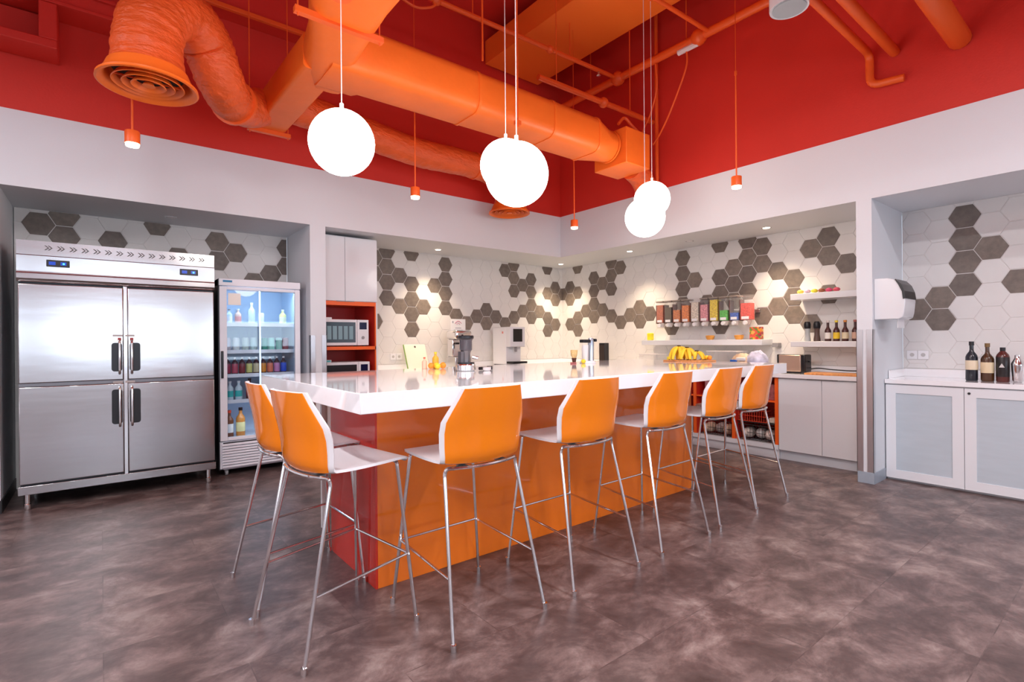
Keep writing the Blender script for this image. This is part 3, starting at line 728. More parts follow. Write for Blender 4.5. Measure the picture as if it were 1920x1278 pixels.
basket('dark wire basket of brown packets in the lower middle bay of the open shelves', 3.10, 3.50, .152, .17, 'wire', None)
loaf_pile(['brown mottled packet at the right of the middle bay basket', 'brown mottled packet in the centre of the middle bay basket', 'brown mottled packet at the left of the middle bay basket'], 3.12, 3.48, .157, 3, ['bread', cm('grey_bread', (.45, .38, .35), .6, var=.4, vscale=20)], .075, grp='brown packets in the middle bay basket')
for i, (y, c, l) in enumerate(((2.66, (.35, .10, .10), 'dark red snack box on the upper right shelf of the open unit'), (2.78, (.55, .50, .42), 'beige snack box second on the upper right shelf of the open unit'), (2.90, (.30, .05, .06), 'maroon snack box left end of the upper right shelf of the open unit'),
        (3.15, (.55, .12, .14), 'red patterned snack box on the upper middle shelf of the open unit'), (3.27, (.22, .16, .18), 'dark plum snack box on the upper middle shelf of the open unit'), (3.39, (.48, .20, .22), 'pink red snack box at the left of the upper middle shelf of the open unit'))):
    tag(MB().box(-.09, .09, -.05, .05, 0, .17).build('snack_box', cm('snack%d' % i, c, .4, var=.4, vscale=25), None, (5.80, y, .6185), bevel=.004), l, 'box', 'snack boxes in the open shelves')
for i, (y, l) in enumerate(((3.62, 'black wine bottle at the right of the left bay of the open shelves'), (3.76, 'black wine bottle in the middle of the left bay of the open shelves'), (3.90, 'black wine bottle at the left of the left bay of the open shelves'))):
    bottle(l, (5.80, y, .152), .30, .037, 'black', cm('gold_foil', (.25, .18, .05), .3), cm('dark_olive', (.08, .07, .03)), group='wine bottles in the open shelves')

# bar alcove cabinet
OB = (5.6, 0, 0); XC = 5.60
bc = thing('bar_cabinet', 'low white cabinet with blue grey frosted glass doors in the right alcove', 'cabinet', OB)
P(MB().box(XC + .022, XT - .01, -1.19, 1.572, .02, .868).box(XC + .04, XT - .01, -1.19, 1.572, 0, .02), 'body', 'white_gloss', bc, OB)
ys = [1.572, 1.023, .475, -.075, -.62, -1.17]
for i in range(5):
    y1, y0 = ys[i] - .002, ys[i + 1] + .002
    f = MB(); fw = .075; z0, z1 = .022, .862
    f.box(XC, XC + .02, y0, y0 + fw, z0, z1).box(XC, XC + .02, y1 - fw, y1, z0, z1).box(XC, XC + .02, y0 + fw, y1 - fw, z0, z0 + fw).box(XC, XC + .02, y0 + fw, y1 - fw, z1 - fw, z1)
    d = P(f, 'door', 'white_gloss', bc, OB)
    P(MB().box(XC + .006, XC + .012, y0 + fw, y1 - fw, z0 + fw, z1 - fw), 'frosted_pane', 'frost', bc, OB).parent = d
    if i == 1: P(MB().cyl((XC - .004, y1 - .03, .82), .010, .006, 14, 0, 'x'), 'lock', 'black', bc, OB, smooth=True).parent = d
P(MB().box(XC - .004, XC + .012, .90, 1.15, .863, .872), 'handle', 'gray_plastic', bc, OB)
P(MB().box(XC - .012, XT - .008, -1.19, 1.575, .872, .912).box(XT - .02, XT - .008, -1.19, 1.575, .912, .985).box(XC + .1, XT - .02, 1.562, 1.575, .912, .985), 'countertop', 'quartz', bc, OB, bevel=.002)

# ------------------------------------------------------------------ things on the bar cabinet
zb = .9125
bottle('dark liquor bottle with two cream labels, nearest the paper towel dispenser on the bar counter', (5.85, 1.017, zb), .335, .042, W('near_black_glass', (.010, .012, .02), coat=.5), 'black', W('cream_label2', (.78, .66, .48)), z0=.28, z1=.52, group='liquor bottles on the bar counter', shoulder=.60, neck=.34)
bottle('brown liquor bottle with one cream label, second on the bar counter', (5.85, .916, zb), .32, .044, W('brown_glass', (.07, .025, .006), coat=.5), cm('bronze_cap', (.22, .12, .04), .35), W('cream_label3', (.76, .62, .40)), z0=.22, z1=.50, group='liquor bottles on the bar counter', shoulder=.58, neck=.32)
t = bottle('square dark red liquor bottle with a black label, third on the bar counter', (5.85, .821, zb), .285, .043, W('dark_red_glass', (.09, .012, .008), coat=.5), 'black', W('black_label', (.02, .016, .016)), z0=.15, z1=.72, group='liquor bottles on the bar counter', shoulder=.74, neck=.34)
MB().add([(-.0445, -.018, .12), (-.0445, .018, .12), (-.0445, 0, .155), (-.0438, -.018, .12), (-.0438, .018, .12), (-.0438, 0, .155)], [(0, 1, 2), (3, 5, 4), (0, 3, 4, 1), (1, 4, 5, 2), (2, 5, 3, 0)]).build('label_mark', cm('label_silver', (.6, .58, .56), .4), t)
sh = thing('cocktail_shaker', 'polished steel cocktail shaker at the right end of the bar bottles', 'shaker', (5.85, .732, zb))
MB().lathe([(.026, 0), (.034, .02), (.040, .14)], n=20).build('body', 'chrome', sh, smooth=True)
MB().lathe([(.041, .14), (.040, .155), (.022, .195), (.020, .20), (.019, .222), (.012, .226)], n=20).build('lid', 'chrome', sh, smooth=True)

# ------------------------------------------------------------------ paper towel dispenser
OP = (5.47, 1.58, 1.44)
pt = thing('paper_towel_dispenser', 'white rounded paper towel dispenser mounted on the side of the column', 'dispenser', OP)
prof = [(1.579, 1.445), (1.40, 1.445), (1.372, 1.46), (1.362, 1.50), (1.352, 1.60), (1.362, 1.68), (1.385, 1.74), (1.425, 1.785), (1.48, 1.803), (1.579, 1.805)]
P(MB().prism(prof, 5.34, 5.64, 'x'), 'cover', 'white_gloss', pt, OP, bevel=.006)
P(MB().prism([(1.349, 1.62), (1.358, 1.685), (1.381, 1.745), (1.42, 1.79), (1.425, 1.785), (1.40, 1.74), (1.375, 1.68), (1.368, 1.615)], 5.335, 5.645, 'x'), 'window_strip', 'black', pt, OP)
P(MB().box(5.40, 5.58, 1.42, 1.425, 1.37, 1.446), 'paper_tongue', 'paper', pt, OP)

# ------------------------------------------------------------------ wall shelves
def wshelf(label, y0, y1, z0, z1, x0):
    return tag(MB().box(x0, XT - .006, y0, y1, z0, z1).build('wall_shelf', 'white_gloss', bevel=.003), label, 'shelf', 'white floating shelves on the right wall')
wshelf('long white floating shelf under the row of cereal dispensers', 2.83, 4.50, 1.215, 1.280, 5.88)
wshelf('upper short white floating shelf with snack packets beside the column', 1.703, 2.50, 1.700, 1.765, 5.84)
wshelf('lower short white floating shelf with sauce bottles beside the column', 1.703, 2.50, 1.197, 1.255, 5.84)

# cereal dispensers
cols = [('brown red', (.42, .09, .03), .92), ('dark brown', (.07, .045, .02), .78), ('amber', (.55, .16, .03), .62), ('bright orange', (.80, .20, .03), .82), ('beige', (.70, .60, .50), .95),
        ('pink', (.82, .28, .32), .80), ('yellow', (.85, .55, .02), 1.0), ('green', (.06, .45, .04), .48), ('blue', (.02, .10, .48), .34), ('red', (.80, .05, .03), .75)]
ydis = [4.24, 4.11, 3.98, 3.85, 3.715, 3.585, 3.455, 3.325, 3.19, 3.05]
rail = MB().box(XT - .03, XT - .006, 2.97, 4.32, 1.60, 1.64)
tag(rail.build('dispenser_rail', 'chrome_dull', bevel=.002), 'steel wall rail carrying the row of cereal dispensers', 'rail')
for i, ((nm, c, fill), y) in enumerate(zip(cols, ydis)):
    o = (5.99, y, 1.455); wv = .052 if i < 9 else .062
    pos = 'leftmost' if i == 0 else 'rightmost' if i == 9 else 'between the %s and %s ones' % (cols[i - 1][0], cols[i + 1][0])
    t = thing('cereal_dispenser', 'clear wall dispenser filled with %s cereal, %s' % (nm, pos), 'dispenser', o, 0, 'cereal dispensers on the right wall')
    hz = .335
    # contents
    MB().prism([(-wv + .004, .06), (wv - .004, .06), (wv - .004, .06 + (hz - .075) * fill), (-wv + .004, .06 + (hz - .075) * fill)], -.050, .050, 'x').build('cereal', cm('cereal_' + nm.replace(' ', '_'), c, .55, var=.45, vscale=60, bump=.5, bscale=80), t)
    MB().box(-.056, .056, -wv, wv, .055, hz).build('hopper', 'clear', t, bevel=.004)
    MB().box(-.062, .062, -wv - .003, wv + .003, hz, hz + .018).build('lid', 'clear' if i in (4, 9) else cm('smoke_lid', (.30, .25, .22), .25), t, bevel=.004)
    MB().lathe([(.022, .0), (.030, .015), (.046, .055)], (0, 0, 0), 14).build('spout', cm('pale_spout', (.66, .60, .58), .3), t, smooth=True)
    MB().cyl((-.072, 0, .024), .023, .036, 14, 0, 'x').build('knob', 'stool_white', t, smooth=True)
    MB().box(-.0585, -.0565, -wv * .72, wv * .72, .066, .098).build('name_tag', 'paper', t)
    MB().box(-.045, .056, wv + .004, wv + .012, .05, .30).build('side_frame', cm('maroon_frame', (.10, .02, .02), .4), t)
    MB().box(.052, XT - 5.99 - .031, -.012, .012, .155, .175).build('bracket', 'gray_plastic', t)

# things on the long shelf
zs = 1.2805
tag(MB().box(-.03, .03, -.038, .038, 0, .10).build('snack_packet', cm('yellow_pack', (.88, .76, .03), .35), None, (5.96, 4.41, zs), bevel=.01), 'bright yellow packet at the left end of the long shelf', 'packet')
for y, l in ((3.52, 'amber dish at the middle of the long shelf under the dispensers'), (3.145, 'amber dish right of the other one on the long shelf')):
    tag(MB().lathe([(.035, 0), (.05, .02), (.055, .05), (.05, .055)], n=18).build('amber_dish', cm('amber_glass', (.66, .30, .06), .3), None, (5.97, y, zs), smooth=True), l, 'dish', 'amber dishes on the long shelf')
def patterned(name, cols_):
    m, nt, b_ = newmat(name)
    v = nt.nodes.new('ShaderNodeTexVoronoi'); v.inputs['Scale'].default_value = 34
    r = nt.nodes.new('ShaderNodeValToRGB'); r.color_ramp.interpolation = 'CONSTANT'
    r.color_ramp.elements[0].color = (*cols_[0], 1); r.color_ramp.elements[1].position = 1 / len(cols_); r.color_ramp.elements[1].color = (*cols_[1], 1)
    for k in range(2, len(cols_)):
        e = r.color_ramp.elements.new(k / len(cols_)); e.color = (*cols_[k], 1)
    tc = nt.nodes.new('ShaderNodeTexCoord'); nt.links.new(tc.outputs['Object'], v.inputs['Vector'])
    sp = nt.nodes.new('ShaderNodeSeparateColor'); nt.links.new(v.outputs['Color'], sp.inputs[0])
    nt.links.new(sp.outputs[0], r.inputs[0]); nt.links.new(r.outputs[0], b_.inputs['Base Color']); return m
M['fruitpic'] = patterned('fruit_print', [(.5, .03, .03), (.8, .3, .03), (.7, .1, .06), (.15, .25, .04), (.75, .45, .1), (.25, .05, .1)])
tag(MB().box(-.03, .03, -.068, .068, 0, .145).build('tea_box', 'fruitpic', None, (5.96, 2.93, zs), bevel=.003), 'square box with a colourful fruit print at the right end of the long shelf', 'box')
# brackets under the long shelf, small grey sensor
tag(MB().box(-.04, .04, -.035, .035, 0, .05).build('wall_socket_box', 'gray_plastic', None, (XT - .047, 2.765, 1.19), bevel=.004), 'small grey box on the wall just right of the long shelf', 'socket box')

# snack packets on the upper short shelf
for i, (y, c, l) in enumerate(((2.42, (.85, .62, .10), 'yellow and lilac snack packet at the left end of the upper short shelf'), (2.35, (.65, .45, .60), 'lilac snack packet second on the upper short shelf'), (2.28, (.80, .68, .05), 'yellow snack packet third on the upper short shelf'),
        (2.21, (.30, .10, .05), 'dark brown snack packet in the middle of the upper short shelf'), (2.14, (.72, .08, .20), 'magenta snack packet on the upper short shelf'), (2.07, (.75, .10, .16), 'crimson snack packet at the right end of the upper short shelf'))):
    mb = MB().ball((0, 0, .022), .033, 14, 0, .66)
    o = mb.build('snack_packet', cm('pk%d' % i, c, .35, var=.25, vscale=30), None, (5.90, y, 1.7655), smooth=True)
    tag(o, l, 'packet', 'snack packets on the upper short shelf')

# grinders and sauces on the lower short shelf
for y, c, l in ((2.365, (.50, .52, .52), 'grey and white pepper grinder, left of the two on the lower short shelf'), (2.27, (.10, .06, .05), 'dark pepper grinder with a steel band, right of the two on the lower short shelf')):
    t = thing('pepper_grinder', l, 'grinder', (5.93, y, 1.2555), 0, 'pepper grinders on the lower short shelf')
    MB().lathe([(.032, 0), (.033, .02), (.026, .07), (.026, .12), (.030, .135)], n=18).build('body', W('grinder_' + ('a' if y > 2.3 else 'b'), c), t, smooth=True)
    MB().lathe([(.030, .1355), (.034, .15), (.034, .185), (.024, .21)], n=18).build('grinder_head', 'black', t, smooth=True)
for y, lc, cc, l in ((2.165, (.80, .78, .74), (.70, .62, .60), 'dark sauce bottle with a white label and pale cap'), (2.085, (.80, .55, .03), (.80, .60, .05), 'dark sauce bottle with a yellow label and yellow cap'),
                     (2.005, (.72, .62, .42), (.65, .25, .05), 'dark red sauce bottle with a cream label and orange cap'), (1.915, (.60, .38, .28), (.35, .10, .08), 'dark red sauce bottle nearest the column')):
    bottle(l + (' on the lower short shelf' if 'nearest' not in l else ' on the lower short shelf'), (5.93, y, 1.2555), .215, .030, W('sauce', (.055, .008, .008), coat=.5), cm('cap%d' % int(y * 1000), cc, .4), cm('lab%d' % int(y * 1000), lc, .5), z0=.12, z1=.42, group='sauce bottles on the lower short shelf', shoulder=.5, neck=.42)

# ------------------------------------------------------------------ toaster, boards, cable
ot = (5.86, 2.47, .9155)
to = thing('toaster', 'steel toaster with black ends on the worktop beside the column', 'toaster', ot)
MB().box(-.075, .075, -.095, .135, .018, .195).build('body', cm('toaster_steel', (.66, .48, .38), .3, metal=.8), to, bevel=.008)
MB().box(-.080, .080, -.140, -.096, .012, .20).build('end_cap', 'black', to, bevel=.010)
MB().box(-.080, .080, .136, .150, .012, .20).build('end_cap', 'black', to, bevel=.006)
MB().box(-.072, .072, -.095, .135, .0, .0175).build('base', 'black', to)
MB().box(-.045, -.015, -.075, .115, .194, .1985).box(.015, .045, -.075, .115, .194, .1985).build('bread_slot', 'black', to)
MB().box(-.015, .015, -.160, -.141, .12, .135).build('lever', 'black', to, bevel=.002)
tag(MB().box(-.19, .10, -.27, .27, 0, .018).build('chopping_board', 'wood', None, (5.84, 2.02, .9155), bevel=.004), 'light wooden chopping board lying on the worktop right of the toaster', 'chopping board')
cb_ = MB().tube(smoothpath([(5.97, 2.45, .93), (6.02, 2.31, .965), (6.03, 2.16, .955), (6.04, 1.95, .95), (6.05, 1.86, .98), (6.08, 1.79, 1.06), (6.10, 1.765, 1.10)], 6), .006, 8)
cb_.box(6.085, 6.125, 1.735, 1.785, 1.075, 1.125)
tag(cb_.build('power_cable', 'cable', smooth=True), 'black power cable and plug running from the toaster to the wall socket', 'cable')

# wall sockets
def sockets(label, axis, c, z, n, span):
    mb = MB()
    for i in range(n):
        a = c + (i - (n - 1) / 2) * span
        if axis == 'y': mb.box(a - .042, a + .042, YT - .016, YT - .006, z - .042, z + .042)
        else: mb.box(XT - .016, XT - .006, a - .042, a + .042, z - .042, z + .042)
    o = mb.build('wall_socket', 'stool_white', bevel=.003); tag(o, label, 'socket')
    mb = MB()
    for i in range(n):
        a = c + (i - (n - 1) / 2) * span
        if axis == 'y': mb.cyl((a, YT - .0175, z), .018, .001, 14, 0, 'y')
        else: mb.cyl((XT - .0175, a, z), .018, .001, 14, 0, 'x')
    h = mb.build('socket_face', cm('socket_grey', (.5, .48, .47), .5), o)
sockets('white double wall socket left of the cutting board on the left kitchen wall', 'y', 3.07, 1.09, 2, .086)
sockets('white double wall socket low on the bar alcove wall', 'x', 1.46, 1.12, 2, .086)
sockets('white wall socket behind the toaster cable plug', 'x', 1.765, 1.10, 1, .086)

# poster
ps = thing('notice_poster', 'small white notice with pink and grey print on the left kitchen wall', 'notice', (4.05, YT - .006, 1.5))
MB().box(-.125, .125, -.004, -.001, -.10, .11).build('sheet', 'paper', ps)
mk = MB()
arc = [(-.055 + .11 * i / 10, -.005, .045 + .035 * math.sin(PI * i / 10)) for i in range(11)]
mk.tube(arc, .005, 6); mk.tube([(-.03 + .06 * i / 6, -.005, .03 + .02 * math.sin(PI * i / 6)) for i in range(7)], .004, 6)
mk.build('printed_mark', cm('pink_print', (.62, .25, .32), .6), ps)
MB().box(-.05, .05, -.0055, -.0035, -.025, -.015).box(-.075, .075, -.0055, -.0035, -.055, -.047).box(-.10, -.08, -.0055, -.0035, .05, .08).build('printed_text', cm('grey_print', (.35, .36, .42), .6), ps)
tag(MB().box(-.075, .075, -.003, -.001, -.016, .016).build('name_sign', cm('grey_sign', (.32, .29, .28), .5), None, (4.045, YT - .006, 1.36)), 'narrow dark grey sign on the wall below the notice', 'sign')

# ------------------------------------------------------------------ things along the left worktop (behind the island)
zw = .9155
# cutting board leaning
bd = thing('cutting_board', 'cream cutting board with a green edge leaning on the left kitchen wall', 'cutting board', (3.27, 6.10, zw))
bo = MB().box(-.155, .155, -.008, .008, .0, .345).build('board', 'cream', bd, bevel=.006)
ed = MB().box(-.162, -.1555, -.009, .009, .0, .345).box(-.155, .155, -.009, .009, -.006, 0).build('board_edge', 'green', bd)
ho = MB().cyl((0, -.0095, .31), .014, .002, 16, 0, 'y').build('hanging_hole', 'steel_dark', bd)
bd.rotation_euler = (math.radians(-22), 0, 0); bd.location = (3.27, 6.08, zw + .012)
tag(MB().box(-.22, .22, -.14, .14, 0, .016).build('wooden_tray', 'wood', None, (3.44, 5.86, zw), bevel=.003), 'wooden tray lying on the worktop in front of the leaning cutting board', 'tray')

# ice and water dispenser
wd_ = thing('water_dispenser', 'white countertop water purifier with a black screen on the left worktop', 'dispenser', (4.72, 5.80, zw))
MB().box(-.14, .14, .10, .42, .03, .575).build('body', 'stool_white', wd_, bevel=.010)
MB().box(-.14, .14, 0, .099, .285, .575).build('front_head', 'stool_white', wd_, bevel=.010)
MB().box(-.085, .085, -.004, .001, .36, .545).build('screen', 'black', wd_, bevel=.004)
MB().box(-.015, .015, .03, .06, .215, .285).build('nozzle', 'gray_plastic', wd_, bevel=.004)
MB().box(-.13, .13, -.06, .099, .045, .075).build('drip_tray', 'black', wd_, bevel=.004)
MB().box(-.13, .13, .10, .40, 0, .0295).build('base', 'steel_dark', wd_)
MB().box(-.1425, -.1395, .16, .19, .48, .51).build('logo', cm('pink_logo', (.75, .25, .22), .5), wd_)
# stainless coffee machine, behind juicer
cf = thing('coffee_machine', 'steel coffee machine with a black handle behind the juicer', 'coffee machine', (3.84, 5.98, zw))
MB().box(-.12, .14, -.08, .16, .0, .16).build('base', 'chrome_dull', cf, bevel=.01)
MB().box(-.10, .12, .02, .16, .16, .40).build('body', 'chrome', cf, bevel=.012)
MB().box(-.12, .14, -.10, .16, .40, .52).build('machine_head', 'chrome', cf, bevel=.03)
MB().box(-.14, .10, -.13, -.10, .33, .355).box(-.02, .01, -.12, -.10, .27, .33).build('handle', 'black', cf, bevel=.004)
MB().cyl((-.02, -.105, .45), .014, .006, 16, 0, 'y').build('dial', 'black', cf, smooth=True)

# ------------------------------------------------------------------ things on the island
zi = 1.0705
ju = thing('slow_juicer', 'black and steel slow juicer standing near the back edge of the island', 'juicer', (2.06, 3.125, zi))
MB().lathe([(.060, 0), (.068, .008), (.068, .042), (.062, .05)], n=24).build('base', 'chrome', ju, smooth=True)
MB().lathe([(.062, .0505), (.062, .062)], n=24).build('base_ring', 'black', ju, smooth=True)
MB().lathe([(.030, .062), (.032, .13), (.040, .145)], n=20).box(-.055, -.030, -.02, .02, .062, .14).build('juicing_chamber', 'steel_dark', ju, smooth=True)
MB().lathe([(.041, .1455), (.046, .155), (.046, .215), (.050, .225)], n=20).build('drum', cm('smoke_drum', (.05, .045, .055), .12, coat=.6), ju, smooth=True)
MB().lathe([(.050, .2255), (.058, .235), (.058, .25), (.052, .255)], n=20).build('hopper_lid', 'black', ju, smooth=True)
MB().tube([(.03, -.04, .10), (.06, -.07, .09)], .012, 10).build('spout', 'chrome', ju, smooth=True)
tag(MB().tube([(-.04, 0, .014), (.05, .01, .014)], .012, 10).box(.05, .07, -.01, .03, .002, .028).build('juicer_pusher', 'black', None, (2.20, 3.10, zi), smooth=True), 'black juicer pusher lying right of the juicer on the island', 'pusher')
tag(MB().lathe([(.022, 0), (.03, .01), (.032, .028), (.026, .03)], n=16).build('small_bowl', 'chrome', None, (2.17, 3.02, zi), smooth=True), 'small steel bowl beside the juicer pusher on the island', 'bowl')
# glass bottle, oil, citrus left of the juicer
for i, (x, y, r, m_, l, nm) in enumerate(((2.02, 3.56, .024, 'orange_fruit', 'orange at the left of the citrus cluster on the island', 'orange_fruit'), (2.065, 3.55, .024, 'lemon', 'lemon in the middle of the citrus cluster on the island', 'lemon'), (2.11, 3.53, .025, 'orange_fruit', 'orange at the right of the citrus cluster, beside the juicer', 'orange_fruit'), (2.04, 3.49, .022, 'lemon', 'small lemon in front of the citrus cluster on the island', 'lemon'))):
    tag(MB().ball((0, 0, r), r, 18).build(nm, m_, None, (x, y, zi), smooth=True), l, 'fruit', 'citrus on the island')
bottle('honey coloured bottle behind the citrus on the island', (2.09, 3.61, zi), .13, .026, W('honey', (.80, .42, .03), coat=.4), 'lemon', None, group=None)
bottle('small pink capped jar left of the honey bottle on the island', (1.99, 3.61, zi), .09, .020, W('peach_jar', (.80, .50, .35)), 'red_plastic', None)
# blender
bl = thing('blender', 'clear jug blender with a black lid and steel column near the island back edge', 'blender', (3.58, 3.36, zi))
MB().lathe([(.075, 0), (.078, .006), (.06, .022)], n=22).build('base', 'stool_white', bl, smooth=True)
MB().box(-.04, .04, -.052, -.035, .005, .016).build('base_button', 'black', bl)
MB().lathe([(.036, .0225), (.045, .04), (.052, .19)], (-.035, 0, 0), 20).build('jug', 'clear', bl, smooth=True)
MB().lathe([(.028, .0225), (.030, .20), (.024, .235)], (.045, 0, 0), 20).build('column', cm('blue_steel', (.55, .62, .72), .2, metal=.9), bl, smooth=True)
MB().box(-.08, .0135, -.03, .03, .192, .222).box(.075, .10, -.03, .03, .200, .228).build('lid', 'black', bl, bevel=.006)
MB().lathe([(.024, .02), (.030, .03), (.032, .17)], (-.035, 0, 0), 14).build('jug_contents', cm('milky', (.72, .72, .72), .4), bl, smooth=True)
kb = thing('knife_block', 'dark slatted block standing on the far worktop right of the blender', 'knife block', (5.94, 5.24, zw))
MB().box(-.05, .05, -.055, .055, 0, .33).build('body', 'black', kb, bevel=.006)
sl = MB()
for i in range(5): sl.box(-.0525, -.0505, -.045 + i * .02, -.035 + i * .02, .03, .30)
sl.build('slat', cm('brown_slat', (.07, .045, .035), .5), kb)
br_ = thing('brush_cup', 'brown cup holding a tan bristle brush left of the blender', 'cup', (3.46, 3.42, zi))
MB().lathe([(.014, 0), (.016, .01), (.024, .05)], n=16).build('cup', cm('dark_brown_cup', (.08, .03, .02), .4), br_, smooth=True)
MB().lathe([(.018, .0505), (.030, .075), (.034, .12), (.030, .125)], n=16).build('bristles', cm('tan_bristle', (.70, .50, .22), .7, var=.2, vscale=60), br_, smooth=True)
tag(MB().ball((0, 0, .02), .022, 14, 0, .9).build('lemon', 'lemon', None, (3.50, 3.34, zi), smooth=True), 'small yellow lemon between the brush cup and the blender', 'fruit')
tag(MB().box(-.03, .03, -.012, .012, 0, .012).build('pot_lid', cm('dusty_red', (.45, .12, .12), .5), None, (3.40, 3.37, zi), bevel=.003), 'small dusty red lid left of the brush cup', 'lid')

# banana bunch
tag(MB().box(-.13, .15, -.19, .22, 0, .0135).build('fruit_board', 'wood', None, (4.52, 2.88, zi), rz=0.0, bevel=.004), 'low wooden board under the bananas at the far right end of the island', 'board')
def banana(az, out, H=.125, r=.0185):
    # hangs from a crown at the top, curving out and down; az = direction, out = how far it leans out
    n = 9; pts = []; rs = []
    for i in range(n):
        k = i / (n - 1); a = k * 1.25
        rad = .012 + out * math.sin(a) / math.sin(1.25); z = H - (H - .02) * (1 - math.cos(a)) / (1 - math.cos(1.25))
        pts.append(Vector((rad * math.cos(az), rad * math.sin(az), z)))
        rs.append(r * (.30 + .70 * math.sin(PI * min(.93, .06 + .9 * k)) ** .6))
    mb = MB().tube(pts, rs, 9, 0)
    e = (pts[-1] - pts[-2]).normalized(); mb.tube([pts[-1], pts[-1] + e * .007], [.006, .004], 6, 1)
    mb.tube([pts[0], pts[0] + Vector((0, 0, .022))], [.006, .006], 6, 1)
    return mb
k = 0
for ci, (cx, cy, cz, nb, side) in enumerate(((4.47, 2.97, .135, 8, 'left'), (4.50, 2.90, .12, 7, 'middle'), (4.56, 2.83, .085, 5, 'right'))):
    for i in range(nb):
        az = 2 * PI * i / nb + ci * .4; names = ('pointing right and back', 'pointing back', 'pointing back left', 'pointing left', 'pointing front left', 'pointing front', 'pointing front right', 'pointing right')
        mb = banana(az, (.080, .092, .068)[i % 3] * (1 if ci < 2 else .75), cz)
        dz = zi + .014 - min(v[2] for v in mb.v) if ci == 0 else zi + .014 - min(v[2] for v in mb.v)
        o = mb.build('banana', ['banana', 'banana_tip'], None, (cx, cy, dz), smooth=True)
        tag(o, 'yellow banana of the %s bunch on the island, %s' % (side, names[i]), 'banana', 'bananas on the island')
for x, y, m_, l, nm in ((4.62, 2.73, 'orange_fruit', 'small orange fruit at the right end of the wooden board', 'orange_fruit'), (4.645, 2.775, 'lemon', 'small yellow fruit behind the orange at the right end of the board', 'lemon')):
    tag(MB().ball((0, 0, .022), .022, 16).build(nm, m_, None, (x, y, zi + .0145), smooth=True), l, 'fruit', 'small fruit on the wooden board')

# things on the right worktop, seen over the island's far end
def crate(label, y0, y1, h, x0=5.72, x1=5.98):
    o = ((x0 + x1) / 2, (y0 + y1) / 2, zw)
    t = thing('acrylic_box', label, 'box', o)
    mb = MB().box(x0, x0 + .004, y0, y1, zw, zw + h).box(x1 - .004, x1, y0, y1, zw, zw + h).box(x0, x1, y0, y0 + .004, zw, zw + h).box(x0, x1, y1 - .004, y1, zw, zw + h).box(x0, x1, y0, y1, zw, zw + .004)
    P(mb, 'walls', 'clear', t, o); P(MB().box(x0 - .005, x1 + .005, y0 - .005, y1 + .005, zw + h, zw + h + .012), 'lid', cm('frost_lid', (.85, .80, .80), .3, alpha=.75), t, o, bevel=.003)
crate('clear lidded acrylic box of snacks on the right worktop under the long shelf', 3.05, 3.42, .22)
for i, (x, y, c, l) in enumerate(((5.85, 3.36, (.35, .08, .10), 'dark red snack inside the clear lidded box, at its left'), (5.85, 3.27, (.45, .12, .14), 'red brown snack in the middle of the clear lidded box'), (5.85, 3.17, (.30, .06, .09), 'maroon snack at the right inside the clear lidded box'))):
    tag(MB().ball((0, 0, .045), .04, 14, 0, 1.1).build('snack_bag', cm('sb%d' % i, c, .35, var=.4, vscale=30), None, (x, y, zw + .0045), smooth=True), l, 'snack', 'snacks in the clear lidded box')
crate('low clear acrylic box at the left end of the right worktop under the long shelf', 4.12, 4.42, .17)
tag(MB().box(-.03, .03, -.035, .035, 0, .15).build('cereal_box', cm('yellow_box', (.85, .70, .04), .4), None, (5.80, 3.98, zw), bevel=.003), 'small yellow box on the right worktop left of the bananas', 'box')
tag(MB().ball((0, 0, .05), .055, 16, 0, .9).build('avocado', cm('avocado_skin', (.03, .012, .025), .4), None, (5.72, 3.47, zw + .0455), smooth=True), 'dark purple fruit on the worktop left of the clear lidded box', 'fruit')
tag(MB().box(-.07, .07, -.05, .05, 0, .045).build('snack_tin', cm('tan_tin', (.62, .36, .14), .4), None, (5.72, 3.47, zw), bevel=.004), 'small tan box under the dark purple fruit on the right worktop', 'box')
tag(MB().ball((0, 0, .075), .085, 18, 0, .85).build('green_melon', cm('pale_green_skin', (.42, .50, .22), .5, var=.2, vscale=14), None, (5.80, 3.72, zw + .003), smooth=True), 'pale green melon on the right worktop between yellow box and dark fruit', 'fruit')
bg = thing('bread_bag', 'bag of sliced bread with a lilac wrapper end on the right worktop beside the toaster', 'bread bag', (5.76, 2.90, zw))
mb = MB().ball((0, 0, 0), 1, 22); mb.v = [(x * .10, y * .125 - .075, max(-.10, z * .13 + .012 * math.sin(17 * y) + .008 * math.sin(11 * x)) + .105) for x, y, z in mb.v]
mb.build('wrapper', 'bag', bg, smooth=True)
mb = MB().ball((0, 0, 0), 1, 22); mb.v = [(x * .10, y * .14 + .09, max(-.098, z * .105 + .01 * math.sin(14 * y)) + .10) for x, y, z in mb.v]
mb.build('bread', 'bread', bg, smooth=True)
MB().box(-.104, -.07, .02, .12, .125, .160).build('printed_panel', 'paper', bg, bevel=.006)
MB().box(-.108, -.07, .11, .19, .10, .135).build('printed_panel', cm('blue_print', (.02, .12, .50), .4), bg, bevel=.006)

